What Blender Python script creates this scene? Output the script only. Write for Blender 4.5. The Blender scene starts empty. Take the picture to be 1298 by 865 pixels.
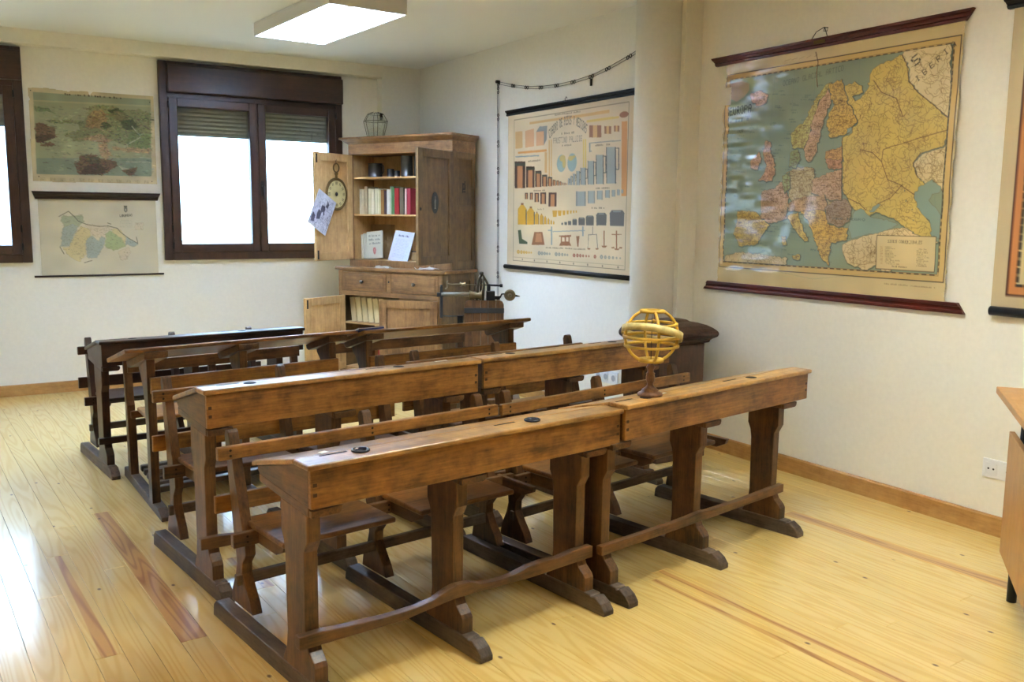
import bpy, bmesh, math, random, json
import numpy as np
from mathutils import Matrix, Vector

S = bpy.context.scene
COL = S.collection
R = math.radians

# ------------------------------------------------------------------ camera
YAW, PITCH, ROLL, EYE = 0.55795569, 0.13622995, 0.00915684, 1.35
F_PX = 1149.738
cy_, sy_ = math.cos(YAW), math.sin(YAW)
cp_, sp_ = math.cos(PITCH), math.sin(PITCH)
fwd = Vector((sy_ * cp_, cy_ * cp_, -sp_))
rgt = Vector((cy_, -sy_, 0))
upv = rgt.cross(fwd)
rg2 = rgt * math.cos(ROLL) + upv * math.sin(ROLL)
up2 = upv * math.cos(ROLL) - rgt * math.sin(ROLL)
cam_d = bpy.data.cameras.new('camera')
cam_d.sensor_fit = 'HORIZONTAL'
cam_d.sensor_width = 36.0
cam_d.lens = F_PX / 1298 * 36.0
cam_d.clip_start = 0.05
cam = bpy.data.objects.new('camera', cam_d)
COL.objects.link(cam)
mw = Matrix.Identity(4)
for i in range(3):
    mw[i][0], mw[i][1], mw[i][2] = rg2[i], up2[i], -fwd[i]
mw[2][3] = EYE
cam.matrix_world = mw
S.camera = cam

# ------------------------------------------------------------------ daylight and exposure
W = bpy.data.worlds.new('overcast_daylight')
S.world = W
W.use_nodes = True
bg = W.node_tree.nodes['Background']
bg.inputs['Color'].default_value = (0.46, 0.69, 1.0, 1)
bg.inputs['Strength'].default_value = 13.5
LAMP_COOL, LAMP_WHITE, FILL_WARM = (0.47, 0.65, 1.0, 1), (0.90, 1.0, 1.0, 1), (1.0, 0.74, 0.42, 1)   # tube colours fitted to the room's light, the warm one for the added fill
LAMP_A, LAMP_B, FILL_C, LAMP_D = 216.0, 94.0, 78.0, 68.0
S.view_settings.view_transform = 'Standard'
S.view_settings.look = 'None'
S.view_settings.exposure = 0.0
S.view_settings.gamma = 1.0
S.view_settings.use_curve_mapping = False
S.cycles.use_denoising = True
S.cycles.max_bounces = 8
S.cycles.diffuse_bounces = 5
S.cycles.glossy_bounces = 4
S.cycles.transparent_max_bounces = 12
S.cycles.sample_clamp_indirect = 40.0

# ------------------------------------------------------------------ room measures
XF, XB, YSTEP = 3.784, 3.654, 4.02       # right wall, its stepped-in far part, where it steps
YW, YBEAM = 7.543, 7.438                  # window wall, beam face
ZC, ZBEAM = 2.63, 2.53
XL, YR = -2.6, -1.9                       # unseen left and rear walls


def lin(c):
    c = c / 255.0
    return c / 12.92 if c <= 0.04045 else ((c + 0.055) / 1.055) ** 2.4


def rgb(r, g, b):
    return (lin(r), lin(g), lin(b), 1.0)


# ------------------------------------------------------------------ materials
MATS = {}


def base_mat(name):
    m = bpy.data.materials.new(name)
    m.use_nodes = True
    nt = m.node_tree
    return m, nt, nt.nodes, nt.links, nt.nodes['Principled BSDF']


def plain(name, col, rough=0.5, metal=0.0, bump=0.0, scale=60, var=0.0, spec=0.5):
    if name in MATS:
        return MATS[name]
    m, nt, N, L, p = base_mat(name)
    p.inputs['Roughness'].default_value = rough
    p.inputs['Metallic'].default_value = metal
    p.inputs['Specular IOR Level'].default_value = spec
    p.inputs['Base Color'].default_value = col
    tc = N.new('ShaderNodeTexCoord')
    if var > 0:
        nz = N.new('ShaderNodeTexNoise')
        nz.inputs['Scale'].default_value = scale * 0.25
        nz.inputs['Detail'].default_value = 5
        L.new(tc.outputs['Object'], nz.inputs['Vector'])
        rp = N.new('ShaderNodeValToRGB')
        rp.color_ramp.elements[0].position = 0.3
        rp.color_ramp.elements[1].position = 0.7
        rp.color_ramp.elements[0].color = tuple(c * (1 - var) for c in col[:3]) + (1,)
        rp.color_ramp.elements[1].color = tuple(min(1, c * (1 + var * .6)) for c in col[:3]) + (1,)
        L.new(nz.outputs['Fac'], rp.inputs['Fac'])
        L.new(rp.outputs['Color'], p.inputs['Base Color'])
    if bump > 0:
        nb = N.new('ShaderNodeTexNoise')
        nb.inputs['Scale'].default_value = scale
        nb.inputs['Detail'].default_value = 4
        L.new(tc.outputs['Object'], nb.inputs['Vector'])
        bp = N.new('ShaderNodeBump')
        bp.inputs['Strength'].default_value = bump
        bp.inputs['Distance'].default_value = 0.002
        L.new(nb.outputs['Fac'], bp.inputs['Height'])
        L.new(bp.outputs['Normal'], p.inputs['Normal'])
    MATS[name] = m
    return m


def wood(name, dark, light, axis='X', rough=0.45, wear=0.25, fine=1.0, bump=0.25, coat=0.0):
    """aged timber: streaks along one axis, broad blotches, fine pores"""
    key = name + '_' + axis
    if key in MATS:
        return MATS[key]
    m, nt, N, L, p = base_mat(key)
    tc = N.new('ShaderNodeTexCoord')
    oi = N.new('ShaderNodeObjectInfo')
    sc = N.new('ShaderNodeVectorMath')
    sc.operation = 'SCALE'
    cmb = N.new('ShaderNodeCombineXYZ')
    for s in 'XYZ':
        L.new(oi.outputs['Random'], cmb.inputs[s])
    L.new(cmb.outputs[0], sc.inputs[0])
    sc.inputs['Scale'].default_value = 13.0
    ad = N.new('ShaderNodeVectorMath')
    L.new(tc.outputs['Object'], ad.inputs[0])
    L.new(sc.outputs[0], ad.inputs[1])
    mp = N.new('ShaderNodeMapping')
    v = {'X': (1.5, 22, 22), 'Y': (22, 1.5, 22), 'Z': (22, 22, 1.5)}[axis]
    mp.inputs['Scale'].default_value = tuple(a * fine for a in v)
    L.new(ad.outputs[0], mp.inputs['Vector'])
    n1 = N.new('ShaderNodeTexNoise')
    n1.inputs['Scale'].default_value = 1.0
    n1.inputs['Detail'].default_value = 7
    n1.inputs['Roughness'].default_value = 0.62
    n1.inputs['Distortion'].default_value = 0.6
    L.new(mp.outputs[0], n1.inputs['Vector'])
    n2 = N.new('ShaderNodeTexNoise')
    n2.inputs['Scale'].default_value = 5.0
    n2.inputs['Detail'].default_value = 5
    n2.inputs['Roughness'].default_value = 0.65
    L.new(ad.outputs[0], n2.inputs['Vector'])
    mx = N.new('ShaderNodeMath')
    mx.operation = 'MULTIPLY_ADD'
    L.new(n2.outputs['Fac'], mx.inputs[0])
    mx.inputs[1].default_value = 1.0
    sb = N.new('ShaderNodeMath')
    sb.operation = 'MULTIPLY_ADD'
    L.new(n1.outputs['Fac'], sb.inputs[0])
    sb.inputs[1].default_value = 0.9
    sb.inputs[2].default_value = -0.45
    L.new(sb.outputs[0], mx.inputs[2])
    rp = N.new('ShaderNodeValToRGB')
    cr = rp.color_ramp
    cr.elements[0].position, cr.elements[0].color = 0.22, dark
    cr.elements[1].position, cr.elements[1].color = 0.80, light
    L.new(mx.outputs[0], rp.inputs['Fac'])
    # worn scratches and mottling
    mp3 = N.new('ShaderNodeMapping')
    mp3.inputs['Scale'].default_value = tuple(a * 7 if a > 2 else a * 9 for a in v)
    L.new(ad.outputs[0], mp3.inputs['Vector'])
    n3 = N.new('ShaderNodeTexNoise')
    n3.inputs['Scale'].default_value = 1.0
    n3.inputs['Detail'].default_value = 3
    L.new(mp3.outputs[0], n3.inputs['Vector'])
    n4 = N.new('ShaderNodeTexNoise')
    n4.inputs['Scale'].default_value = 22.0
    n4.inputs['Detail'].default_value = 6
    n4.inputs['Roughness'].default_value = 0.7
    L.new(ad.outputs[0], n4.inputs['Vector'])
    a3 = N.new('ShaderNodeMath')
    a3.operation = 'MULTIPLY_ADD'
    L.new(n3.outputs['Fac'], a3.inputs[0])
    a3.inputs[1].default_value = 0.55
    L.new(mx.outputs[0], a3.inputs[2])
    a4 = N.new('ShaderNodeMath')
    a4.operation = 'MULTIPLY_ADD'
    L.new(n4.outputs['Fac'], a4.inputs[0])
    a4.inputs[1].default_value = 0.65
    L.new(a3.outputs[0], a4.inputs[2])
    a5 = N.new('ShaderNodeMath')
    a5.operation = 'SUBTRACT'
    L.new(a4.outputs[0], a5.inputs[0])
    a5.inputs[1].default_value = 0.60
    L.new(a5.outputs[0], rp.inputs['Fac'])
    # each board its own tone
    hv = N.new('ShaderNodeHueSaturation')
    mr = N.new('ShaderNodeMapRange')
    mr.inputs['To Min'].default_value = 1 - wear
    mr.inputs['To Max'].default_value = 1 + wear
    L.new(oi.outputs['Random'], mr.inputs['Value'])
    L.new(mr.outputs[0], hv.inputs['Value'])
    L.new(rp.outputs['Color'], hv.inputs['Color'])
    L.new(hv.outputs['Color'], p.inputs['Base Color'])
    rr = N.new('ShaderNodeMapRange')
    rr.inputs['To Min'].default_value = max(0.05, rough - 0.13)
    rr.inputs['To Max'].default_value = rough + 0.15
    L.new(n2.outputs['Fac'], rr.inputs['Value'])
    L.new(rr.outputs[0], p.inputs['Roughness'])
    p.inputs['Coat Weight'].default_value = coat
    p.inputs['Coat Roughness'].default_value = 0.2
    if bump:
        bp = N.new('ShaderNodeBump')
        bp.inputs['Strength'].default_value = bump
        bp.inputs['Distance'].default_value = 0.0015
        L.new(n1.outputs['Fac'], bp.inputs['Height'])
        L.new(bp.outputs['Normal'], p.inputs['Normal'])
    MATS[key] = m
    return m


def pine(name, heart=0.0, taper=0.0, tone=None):
    """pale floor board, grain along local X; heart = half width of a red-brown heartwood flame (0..1)"""
    m, nt, N, L, p = base_mat(name)
    tc = N.new('ShaderNodeTexCoord')
    oi = N.new('ShaderNodeObjectInfo')
    cmb = N.new('ShaderNodeCombineXYZ')
    for s in 'XYZ':
        L.new(oi.outputs['Random'], cmb.inputs[s])
    sc = N.new('ShaderNodeVectorMath')
    sc.operation = 'SCALE'
    sc.inputs['Scale'].default_value = 47.0
    L.new(cmb.outputs[0], sc.inputs[0])
    ad = N.new('ShaderNodeVectorMath')
    L.new(tc.outputs['Object'], ad.inputs[0])
    L.new(sc.outputs[0], ad.inputs[1])
    mp = N.new('ShaderNodeMapping')
    mp.inputs['Scale'].default_value = (0.62, 9.0, 3.0)
    L.new(ad.outputs[0], mp.inputs['Vector'])
    wv = N.new('ShaderNodeTexNoise')
    wv.inputs['Scale'].default_value = 1.0
    wv.inputs['Detail'].default_value = 1.5
    L.new(mp.outputs[0], wv.inputs['Vector'])
    # contour the smooth field into cathedral rings
    ml = N.new('ShaderNodeMath')
    ml.operation = 'MULTIPLY'
    ml.inputs[1].default_value = 88.0
    L.new(wv.outputs['Fac'], ml.inputs[0])
    sn = N.new('ShaderNodeMath')
    sn.operation = 'SINE'
    L.new(ml.outputs[0], sn.inputs[0])
    mr = N.new('ShaderNodeMapRange')
    mr.inputs['From Min'].default_value = -0.2
    mr.inputs['From Max'].default_value = 1.0
    L.new(sn.outputs[0], mr.inputs['Value'])
    rp = N.new('ShaderNodeValToRGB')
    rp.color_ramp.elements[0].color = rgb(233, 207, 138)
    rp.color_ramp.elements[1].color = rgb(224, 190, 114)
    L.new(mr.outputs[0], rp.inputs['Fac'])
    # board to board tone
    rt = N.new('ShaderNodeValToRGB')
    rt.color_ramp.elements[0].color = tone or rgb(255, 250, 238)
    rt.color_ramp.elements[1].color = tone or rgb(249, 241, 223)
    rt.color_ramp.elements[0].position = 0.35
    L.new(oi.outputs['Random'], rt.inputs['Fac'])
    mu = N.new('ShaderNodeMix')
    mu.data_type = 'RGBA'
    mu.blend_type = 'MULTIPLY'
    mu.inputs['Factor'].default_value = 1.0
    L.new(rp.outputs['Color'], mu.inputs['A'])
    L.new(rt.outputs['Color'], mu.inputs['B'])
    col = mu.outputs['Result']
    if heart > 0:
        sx = N.new('ShaderNodeSeparateXYZ')
        L.new(tc.outputs['Object'], sx.inputs[0])
        ab = N.new('ShaderNodeMath')
        ab.operation = 'ABSOLUTE'
        L.new(sx.outputs['Y'], ab.inputs[0])
        wob = N.new('ShaderNodeMath')
        wob.operation = 'MULTIPLY_ADD'
        L.new(wv.outputs['Fac'], wob.inputs[0])
        wob.inputs[1].default_value = 0.022
        L.new(ab.outputs[0], wob.inputs[2])
        tp = N.new('ShaderNodeMath')
        tp.operation = 'MULTIPLY_ADD'
        L.new(sx.outputs['X'], tp.inputs[0])
        tp.inputs[1].default_value = taper
        L.new(wob.outputs[0], tp.inputs[2])
        ms = N.new('ShaderNodeMapRange')
        ms.inputs['From Min'].default_value = 0.04 * heart + 0.011
        ms.inputs['From Max'].default_value = 0.04 * heart + 0.015
        ms.inputs['To Min'].default_value = 1.0
        ms.inputs['To Max'].default_value = 0.0
        L.new(tp.outputs[0], ms.inputs['Value'])
        hr = N.new('ShaderNodeValToRGB')
        hr.color_ramp.elements[0].color = rgb(208, 156, 84)
        hr.color_ramp.elements[1].color = rgb(176, 118, 56)
        L.new(mr.outputs[0], hr.inputs['Fac'])
        m2 = N.new('ShaderNodeMix')
        m2.data_type = 'RGBA'
        L.new(ms.outputs[0], m2.inputs['Factor'])
        L.new(col, m2.inputs['A'])
        L.new(hr.outputs['Color'], m2.inputs['B'])
        col = m2.outputs['Result']
    # knots
    mk = N.new('ShaderNodeMapping')
    mk.inputs['Scale'].default_value = (2.0, 3.2, 1.0)
    L.new(ad.outputs[0], mk.inputs['Vector'])
    vo = N.new('ShaderNodeTexVoronoi')
    vo.voronoi_dimensions = '2D'
    vo.inputs['Scale'].default_value = 1.0
    L.new(mk.outputs[0], vo.inputs['Vector'])
    kr = N.new('ShaderNodeMapRange')
    kr.inputs['From Min'].default_value = 0.012
    kr.inputs['From Max'].default_value = 0.026
    kr.inputs['To Min'].default_value = 0.9
    kr.inputs['To Max'].default_value = 0.0
    L.new(vo.outputs['Distance'], kr.inputs['Value'])
    m3 = N.new('ShaderNodeMix')
    m3.data_type = 'RGBA'
    L.new(kr.outputs[0], m3.inputs['Factor'])
    L.new(col, m3.inputs['A'])
    m3.inputs['B'].default_value = rgb(92, 48, 22)
    L.new(m3.outputs['Result'], p.inputs['Base Color'])
    p.inputs['Roughness'].default_value = 0.33
    p.inputs['Coat Weight'].default_value = 1.0
    p.inputs['Coat Roughness'].default_value = 0.14
    bp = N.new('ShaderNodeBump')
    bp.inputs['Strength'].default_value = 0.08
    bp.inputs['Distance'].default_value = 0.001
    L.new(sn.outputs[0], bp.inputs['Height'])
    L.new(bp.outputs['Normal'], p.inputs['Normal'])
    return m


def glass(name, tint=(1, 1, 1, 1), gloss=0.05):
    if name in MATS:
        return MATS[name]
    m = bpy.data.materials.new(name)
    m.use_nodes = True
    N, L = m.node_tree.nodes, m.node_tree.links
    N.clear()
    out = N.new('ShaderNodeOutputMaterial')
    t = N.new('ShaderNodeBsdfTransparent')
    t.inputs['Color'].default_value = tint
    g = N.new('ShaderNodeBsdfGlossy')
    g.inputs['Roughness'].default_value = 0.02
    lw = N.new('ShaderNodeLayerWeight')
    lw.inputs['Blend'].default_value = 0.5
    pw = N.new('ShaderNodeMath')
    pw.operation = 'POWER'
    L.new(lw.outputs['Facing'], pw.inputs[0])
    pw.inputs[1].default_value = 4.0
    fr = N.new('ShaderNodeMath')
    fr.operation = 'MULTIPLY_ADD'
    L.new(pw.outputs[0], fr.inputs[0])
    fr.inputs[1].default_value = 0.7
    fr.inputs[2].default_value = gloss
    mx = N.new('ShaderNodeMixShader')
    L.new(fr.outputs[0], mx.inputs[0])
    L.new(t.outputs[0], mx.inputs[1])
    L.new(g.outputs[0], mx.inputs[2])
    L.new(mx.outputs[0], out.inputs['Surface'])
    MATS[name] = m
    return m


def glow(name, col, strength):
    m, nt, N, L, p = base_mat(name)
    p.inputs['Base Color'].default_value = (0.9, 0.9, 0.9, 1)
    p.inputs['Emission Color'].default_value = col
    p.inputs['Emission Strength'].default_value = strength
    return m


def printed(name, rough=0.5, bump=0.0, coat=0.0):
    """paper whose print is stored on the sheet itself as a colour attribute"""
    m, nt, N, L, p = base_mat(name)
    a = N.new('ShaderNodeAttribute')
    a.attribute_name = 'print'
    L.new(a.outputs['Color'], p.inputs['Base Color'])
    p.inputs['Roughness'].default_value = rough
    p.inputs['Coat Weight'].default_value = coat
    p.inputs['Coat Roughness'].default_value = 0.09
    if bump:
        tc = N.new('ShaderNodeTexCoord')
        n = N.new('ShaderNodeTexNoise')
        n.inputs['Scale'].default_value = 14
        n.inputs['Detail'].default_value = 3
        L.new(tc.outputs['Object'], n.inputs['Vector'])
        bp = N.new('ShaderNodeBump')
        bp.inputs['Strength'].default_value = bump
        bp.inputs['Distance'].default_value = 0.01
        L.new(n.outputs['Fac'], bp.inputs['Height'])
        L.new(bp.outputs['Normal'], p.inputs['Normal'])
    return m


# ------------------------------------------------------------------ mesh helpers
class MB:
    """collects boxes, prisms, tubes and turned shapes; build() links them as one mesh object"""

    def __init__(s, fn=None):
        s.v, s.f, s.fn, s.smooth = [], [], fn, set()

    def add(s, vs, fs, smooth=False):
        o = len(s.v)
        s.v += [tuple(p) for p in vs]
        for f in fs:
            if smooth:
                s.smooth.add(len(s.f))
            s.f.append([i + o for i in f])
        return s

    def box(s, x0, x1, y0, y1, z0, z1):
        return s.add([(x0, y0, z0), (x1, y0, z0), (x1, y1, z0), (x0, y1, z0), (x0, y0, z1), (x1, y0, z1), (x1, y1, z1), (x0, y1, z1)],
                     [(0, 3, 2, 1), (4, 5, 6, 7), (0, 1, 5, 4), (1, 2, 6, 5), (2, 3, 7, 6), (3, 0, 4, 7)])

    def frustum(s, a, b, z0, z1):
        x0, x1, y0, y1 = a
        X0, X1, Y0, Y1 = b
        return s.add([(x0, y0, z0), (x1, y0, z0), (x1, y1, z0), (x0, y1, z0), (X0, Y0, z1), (X1, Y0, z1), (X1, Y1, z1), (X0, Y1, z1)],
                     [(0, 3, 2, 1), (4, 5, 6, 7), (0, 1, 5, 4), (1, 2, 6, 5), (2, 3, 7, 6), (3, 0, 4, 7)])

    def prism(s, pts, ax, lo, hi):
        """pts: polygon in the plane across axis ax ('x': (y,z), 'y': (x,z), 'z': (x,y))"""
        def P(p, h):
            return {'x': (h, p[0], p[1]), 'y': (p[0], h, p[1]), 'z': (p[0], p[1], h)}[ax]
        n = len(pts)
        ar = sum(pts[i][0] * pts[(i + 1) % n][1] - pts[(i + 1) % n][0] * pts[i][1] for i in range(n))
        if (ar < 0) != (ax == 'y'):
            pts = pts[::-1]
        vs = [P(p, lo) for p in pts] + [P(p, hi) for p in pts]
        fs = [tuple(range(n - 1, -1, -1)), tuple(range(n, 2 * n))]
        fs += [(i, (i + 1) % n, n + (i + 1) % n, n + i) for i in range(n)]
        return s.add(vs, fs)

    def tube(s, path, r, n=8, closed=False):
        path = [Vector(p) for p in path]
        m = len(path)
        rs = r if isinstance(r, (list, tuple)) else [r] * m
        vs, fs = [], []
        prev = None
        for i, p in enumerate(path):
            a = path[(i - 1) % m] if (closed or i > 0) else p
            b = path[(i + 1) % m] if (closed or i < m - 1) else p
            t = (b - a).normalized()
            ref = prev if prev is not None else (Vector((0, 0, 1)) if abs(t.z) < 0.9 else Vector((1, 0, 0)))
            u = (ref - t * ref.dot(t)).normalized()
            prev = u
            w = t.cross(u)
            for k in range(n):
                q = 2 * math.pi * k / n
                vs.append(p + (u * math.cos(q) + w * math.sin(q)) * rs[i])
        seg = m if closed else m - 1
        for i in range(seg):
            j = (i + 1) % m
            for k in range(n):
                fs.append((i * n + k, i * n + (k + 1) % n, j * n + (k + 1) % n, j * n + k))
        s.add(vs, fs, True)
        if not closed:
            o = len(s.v) - len(vs)
            s.f.append([o + k for k in range(n - 1, -1, -1)])
            s.f.append([o + (m - 1) * n + k for k in range(n)])
        return s

    def lathe(s, prof, c=(0, 0, 0), n=20, ax='z', caps=True):
        """prof: (radius, height) pairs turned about an axis through c"""
        def P(r, h, q):
            a, b = r * math.cos(q), r * math.sin(q)
            d = {'z': (a, b, h), 'y': (a, h, -b), 'x': (h, a, b)}[ax]
            return (d[0] + c[0], d[1] + c[1], d[2] + c[2])
        vs = [P(r, h, 2 * math.pi * k / n) for r, h in prof for k in range(n)]
        fs = []
        for i in range(len(prof) - 1):
            for k in range(n):
                fs.append((i * n + k, i * n + (k + 1) % n, (i + 1) * n + (k + 1) % n, (i + 1) * n + k))
        s.add(vs, fs, True)
        if caps:
            o = len(s.v) - len(vs)
            s.f.append([o + k for k in range(n - 1, -1, -1)])
            e = o + (len(prof) - 1) * n
            s.f.append([e + k for k in range(n)])
        return s

    def mesh(s, name, mat):
        me = bpy.data.meshes.new(name)
        vs = [s.fn(p) for p in s.v] if s.fn else s.v
        me.from_pydata(vs, [], s.f)
        if s.smooth:
            fl = [i in s.smooth for i in range(len(s.f))]
            me.polygons.foreach_set('use_smooth', fl)
        me.materials.append(mat)
        me.update()
        return me

    def build(s, name, mat, parent=None, bevel=0.0, seg=2, **kw):
        o = bpy.data.objects.new(name, s.mesh(name, mat))
        COL.objects.link(o)
        if parent is not None:
            o.parent = parent
        if bevel:
            b = o.modifiers.new('edge', 'BEVEL')
            b.width = bevel
            b.segments = seg
            b.limit_method = 'ANGLE'
            b.angle_limit = R(35)
            b.harden_normals = False
        tag(o, **kw)
        return o


def tag(o, label=None, cat=None, group=None, kind=None):
    if label:
        o['label'] = label
    if cat:
        o['category'] = cat
    if group:
        o['group'] = group
    if kind:
        o['kind'] = kind
    return o


def thing(name, loc, rz=0.0, label=None, cat=None, group=None, kind=None, parent=None):
    o = bpy.data.objects.new(name, None)
    o.empty_display_size = 0.05
    COL.objects.link(o)
    o.location = loc
    o.rotation_euler = (0, 0, rz)
    if parent is not None:
        o.parent = parent
    return tag(o, label, cat, group, kind)


def copy_tree(o, parent=None):
    c = o.copy()
    COL.objects.link(c)
    c.parent = parent
    for ch in list(o.children):
        copy_tree(ch, c)
    return c


def struct(name, mb, mat, parent=None, bevel=0.0):
    return mb.build(name, mat, parent, bevel, kind=None if parent is not None else 'structure')


# ------------------------------------------------------------------ printing on paper
FONT = {k: [int(c, 32) for c in v] for k, v in dict(
    A='ehhvhhh', B='uhhuhhu', C='fgggggf', D='uhhhhhu', E='vgguggv', F='vgguggg', G='fggjhhf', H='hhhvhhh', I='e44444e',
    J='71111he', K='hikokih', L='ggggggv', M='hrllhhh', N='hppljjh', O='ehhhhhe', P='uhhuggg', Q='ehhhlie', R='uhhukih',
    S='fgge11u', T='v444444', U='hhhhhhe', V='hhhhha4', X='hha4ahh', Y='hha4444', Z='v1248gv').items()}
FONT.update({'1': [4, 12, 4, 4, 4, 4, 14], '2': [14, 17, 1, 2, 4, 8, 31], '8': [14, 17, 17, 14, 17, 17, 14], '9': [14, 17, 17, 15, 1, 1, 14],
             '\u00d1': [14, 0, 17, 25, 21, 19, 17], '\u00c9': [2, 4, 31, 16, 30, 16, 31]})


class Canvas:
    def __init__(s, w, h, bg):
        s.w, s.h = w, h
        s.a = np.empty((h, w, 3))
        s.a[:] = bg

    def mask(s, pts):
        p = np.array(pts, float) / 1000.0
        p[:, 0] *= s.w
        p[:, 1] *= s.h
        x0, y0 = np.floor(p.min(0)).astype(int)
        x1, y1 = np.ceil(p.max(0)).astype(int) + 1
        x0, y0, x1, y1 = max(x0, 0), max(y0, 0), min(x1, s.w), min(y1, s.h)
        if x1 <= x0 or y1 <= y0:
            return None
        X, Y = np.meshgrid(np.arange(x0, x1) + .5, np.arange(y0, y1) + .5)
        ins = np.zeros(X.shape, bool)
        n = len(p)
        for i in range(n):
            (ax, ay), (bx, by) = p[i], p[(i + 1) % n]
            if ay == by:
                continue
            c = (ay > Y) != (by > Y)
            ins ^= c & (X < (bx - ax) * (Y - ay) / (by - ay) + ax)
        return ins, x0, y0, x1, y1

    def poly(s, pts, col, al=1.0):
        m = s.mask(pts)
        if m:
            v = s.a[m[2]:m[4], m[1]:m[3]]
            v[m[0]] = v[m[0]] * (1 - al) + np.array(col) * al
        return m

    def ell(s, c, rx, ry, col, al=1.0):
        s.poly([(c[0] + rx * math.cos(q), c[1] + ry * math.sin(q)) for q in np.linspace(0, 6.2832, 20, False)], col, al)

    def line(s, pts, col, wd=1, al=1.0):
        for (ax, ay), (bx, by) in zip(pts[:-1], pts[1:]):
            ax, bx = ax * s.w / 1000, bx * s.w / 1000
            ay, by = ay * s.h / 1000, by * s.h / 1000
            n = int(max(abs(bx - ax), abs(by - ay)) * 1.5) + 2
            x = np.linspace(ax, bx, n).astype(int)
            y = np.linspace(ay, by, n).astype(int)
            for dx in range(wd):
                for dy in range(wd):
                    ok = (x + dx >= 0) & (x + dx < s.w) & (y + dy >= 0) & (y + dy < s.h)
                    i, j = y[ok] + dy, x[ok] + dx
                    s.a[i, j] = s.a[i, j] * (1 - al) + np.array(col) * al

    def glyph(s, ch, o, ux, uy, col, al=1.0, bold=0.0):
        """one letter; o = top-left, ux / uy = width and height vectors, all in thousandths"""
        rows = FONT.get(ch)
        if not rows:
            return
        for j, row in enumerate(rows):
            for i in range(5):
                if row >> (4 - i) & 1:
                    a, b = i / 5.0, (i + 1 + bold) / 5.0
                    c, d = j / 7.0, (j + 1) / 7.0
                    s.poly([(o[0] + ux[0] * p + uy[0] * q, o[1] + ux[1] * p + uy[1] * q) for p, q in ((a, c), (b, c), (b, d), (a, d))], col, al)

    def text(s, t, p0, p1, hgt, col, al=1.0, bold=0.0):
        """baseline runs p0 to p1, letters hgt tall"""
        n = len(t)
        dx, dy = (p1[0] - p0[0]) / n, (p1[1] - p0[1]) / n
        for i, ch in enumerate(t):
            s.glyph(ch, (p0[0] + dx * i, p0[1] + dy * i - hgt), (dx * .78, dy * .78), (0, hgt), col, al, bold)

    def scribble(s, p0, p1, hgt, col, rng, al=.7):
        """a line of print too small to read"""
        n = max(3, int(abs(p1[0] - p0[0]) / (hgt * .8)))
        for i in range(n):
            if rng.random() < .14:
                continue
            a, b = i / n, (i + .7) / n
            h = hgt * (.55 + .45 * rng.random())
            f = lambda q: (p0[0] + (p1[0] - p0[0]) * q, p0[1] + (p1[1] - p0[1]) * q)
            A, B = f(a), f(b)
            s.poly([(A[0], A[1] - h), (B[0], B[1] - h), B, A], col, al * (.6 + .4 * rng.random()))

    def down(s):
        return s.a.reshape(s.h // 2, 2, s.w // 2, 2, 3).mean((1, 3))


def smooth_noise(ny, nx, cells, rng):
    gy, gx = cells
    g = rng.standard_normal((gy + 2, gx + 2))
    y = np.linspace(0, gy, ny)
    x = np.linspace(0, gx, nx)
    yi, xi = y.astype(int), x.astype(int)
    fy, fx = (y - yi)[:, None], (x - xi)[None, :]
    fy, fx = fy * fy * (3 - 2 * fy), fx * fx * (3 - 2 * fx)
    a, b = g[yi][:, xi], g[yi][:, xi + 1]
    c, d = g[yi + 1][:, xi], g[yi + 1][:, xi + 1]
    return (a * (1 - fx) + b * fx) * (1 - fy) + (c * (1 - fx) + d * fx) * fy


def sheet(name, img, wid, hgt, mat, parent, depth=None, off=-0.010, keep=None, thick=0.0009, **kw):
    """a printed paper sheet: fine grid, one colour per grid point, hanging in the local XZ plane facing -Y"""
    ny, nx = img.shape[:2]
    sx, tz = np.meshgrid(np.linspace(0, wid, nx), np.linspace(0, -hgt, ny))
    dp = np.full((ny, nx), off) if depth is None else off + depth
    co = np.stack([sx, dp, tz], -1).reshape(-1, 3)
    idx = np.arange(ny * nx).reshape(ny, nx)
    q = np.stack([idx[:-1, :-1], idx[1:, :-1], idx[1:, 1:], idx[:-1, 1:]], -1).reshape(-1, 4)
    if keep is not None:
        q = q[keep[:-1, :-1].reshape(-1)]
    me = bpy.data.meshes.new(name)
    me.vertices.add(len(co))
    me.vertices.foreach_set('co', co.astype('f').ravel())
    me.loops.add(q.size)
    me.loops.foreach_set('vertex_index', q.astype('i').ravel())
    me.polygons.add(len(q))
    me.polygons.foreach_set('loop_start', np.arange(0, q.size, 4, dtype='i'))
    me.polygons.foreach_set('use_smooth', np.ones(len(q), bool))
    me.update(calc_edges=True)
    at = me.attributes.new('print', 'FLOAT_COLOR', 'POINT')
    c = img.reshape(-1, 3) / 255.0
    c = np.where(c <= 0.04045, c / 12.92, ((c + 0.055) / 1.055) ** 2.4)
    at.data.foreach_set('color', np.concatenate([c, np.ones((len(c), 1))], 1).astype('f').ravel())
    me.materials.append(mat)
    o = bpy.data.objects.new(name, me)
    COL.objects.link(o)
    o.parent = parent
    return tag(o, **kw)

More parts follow.
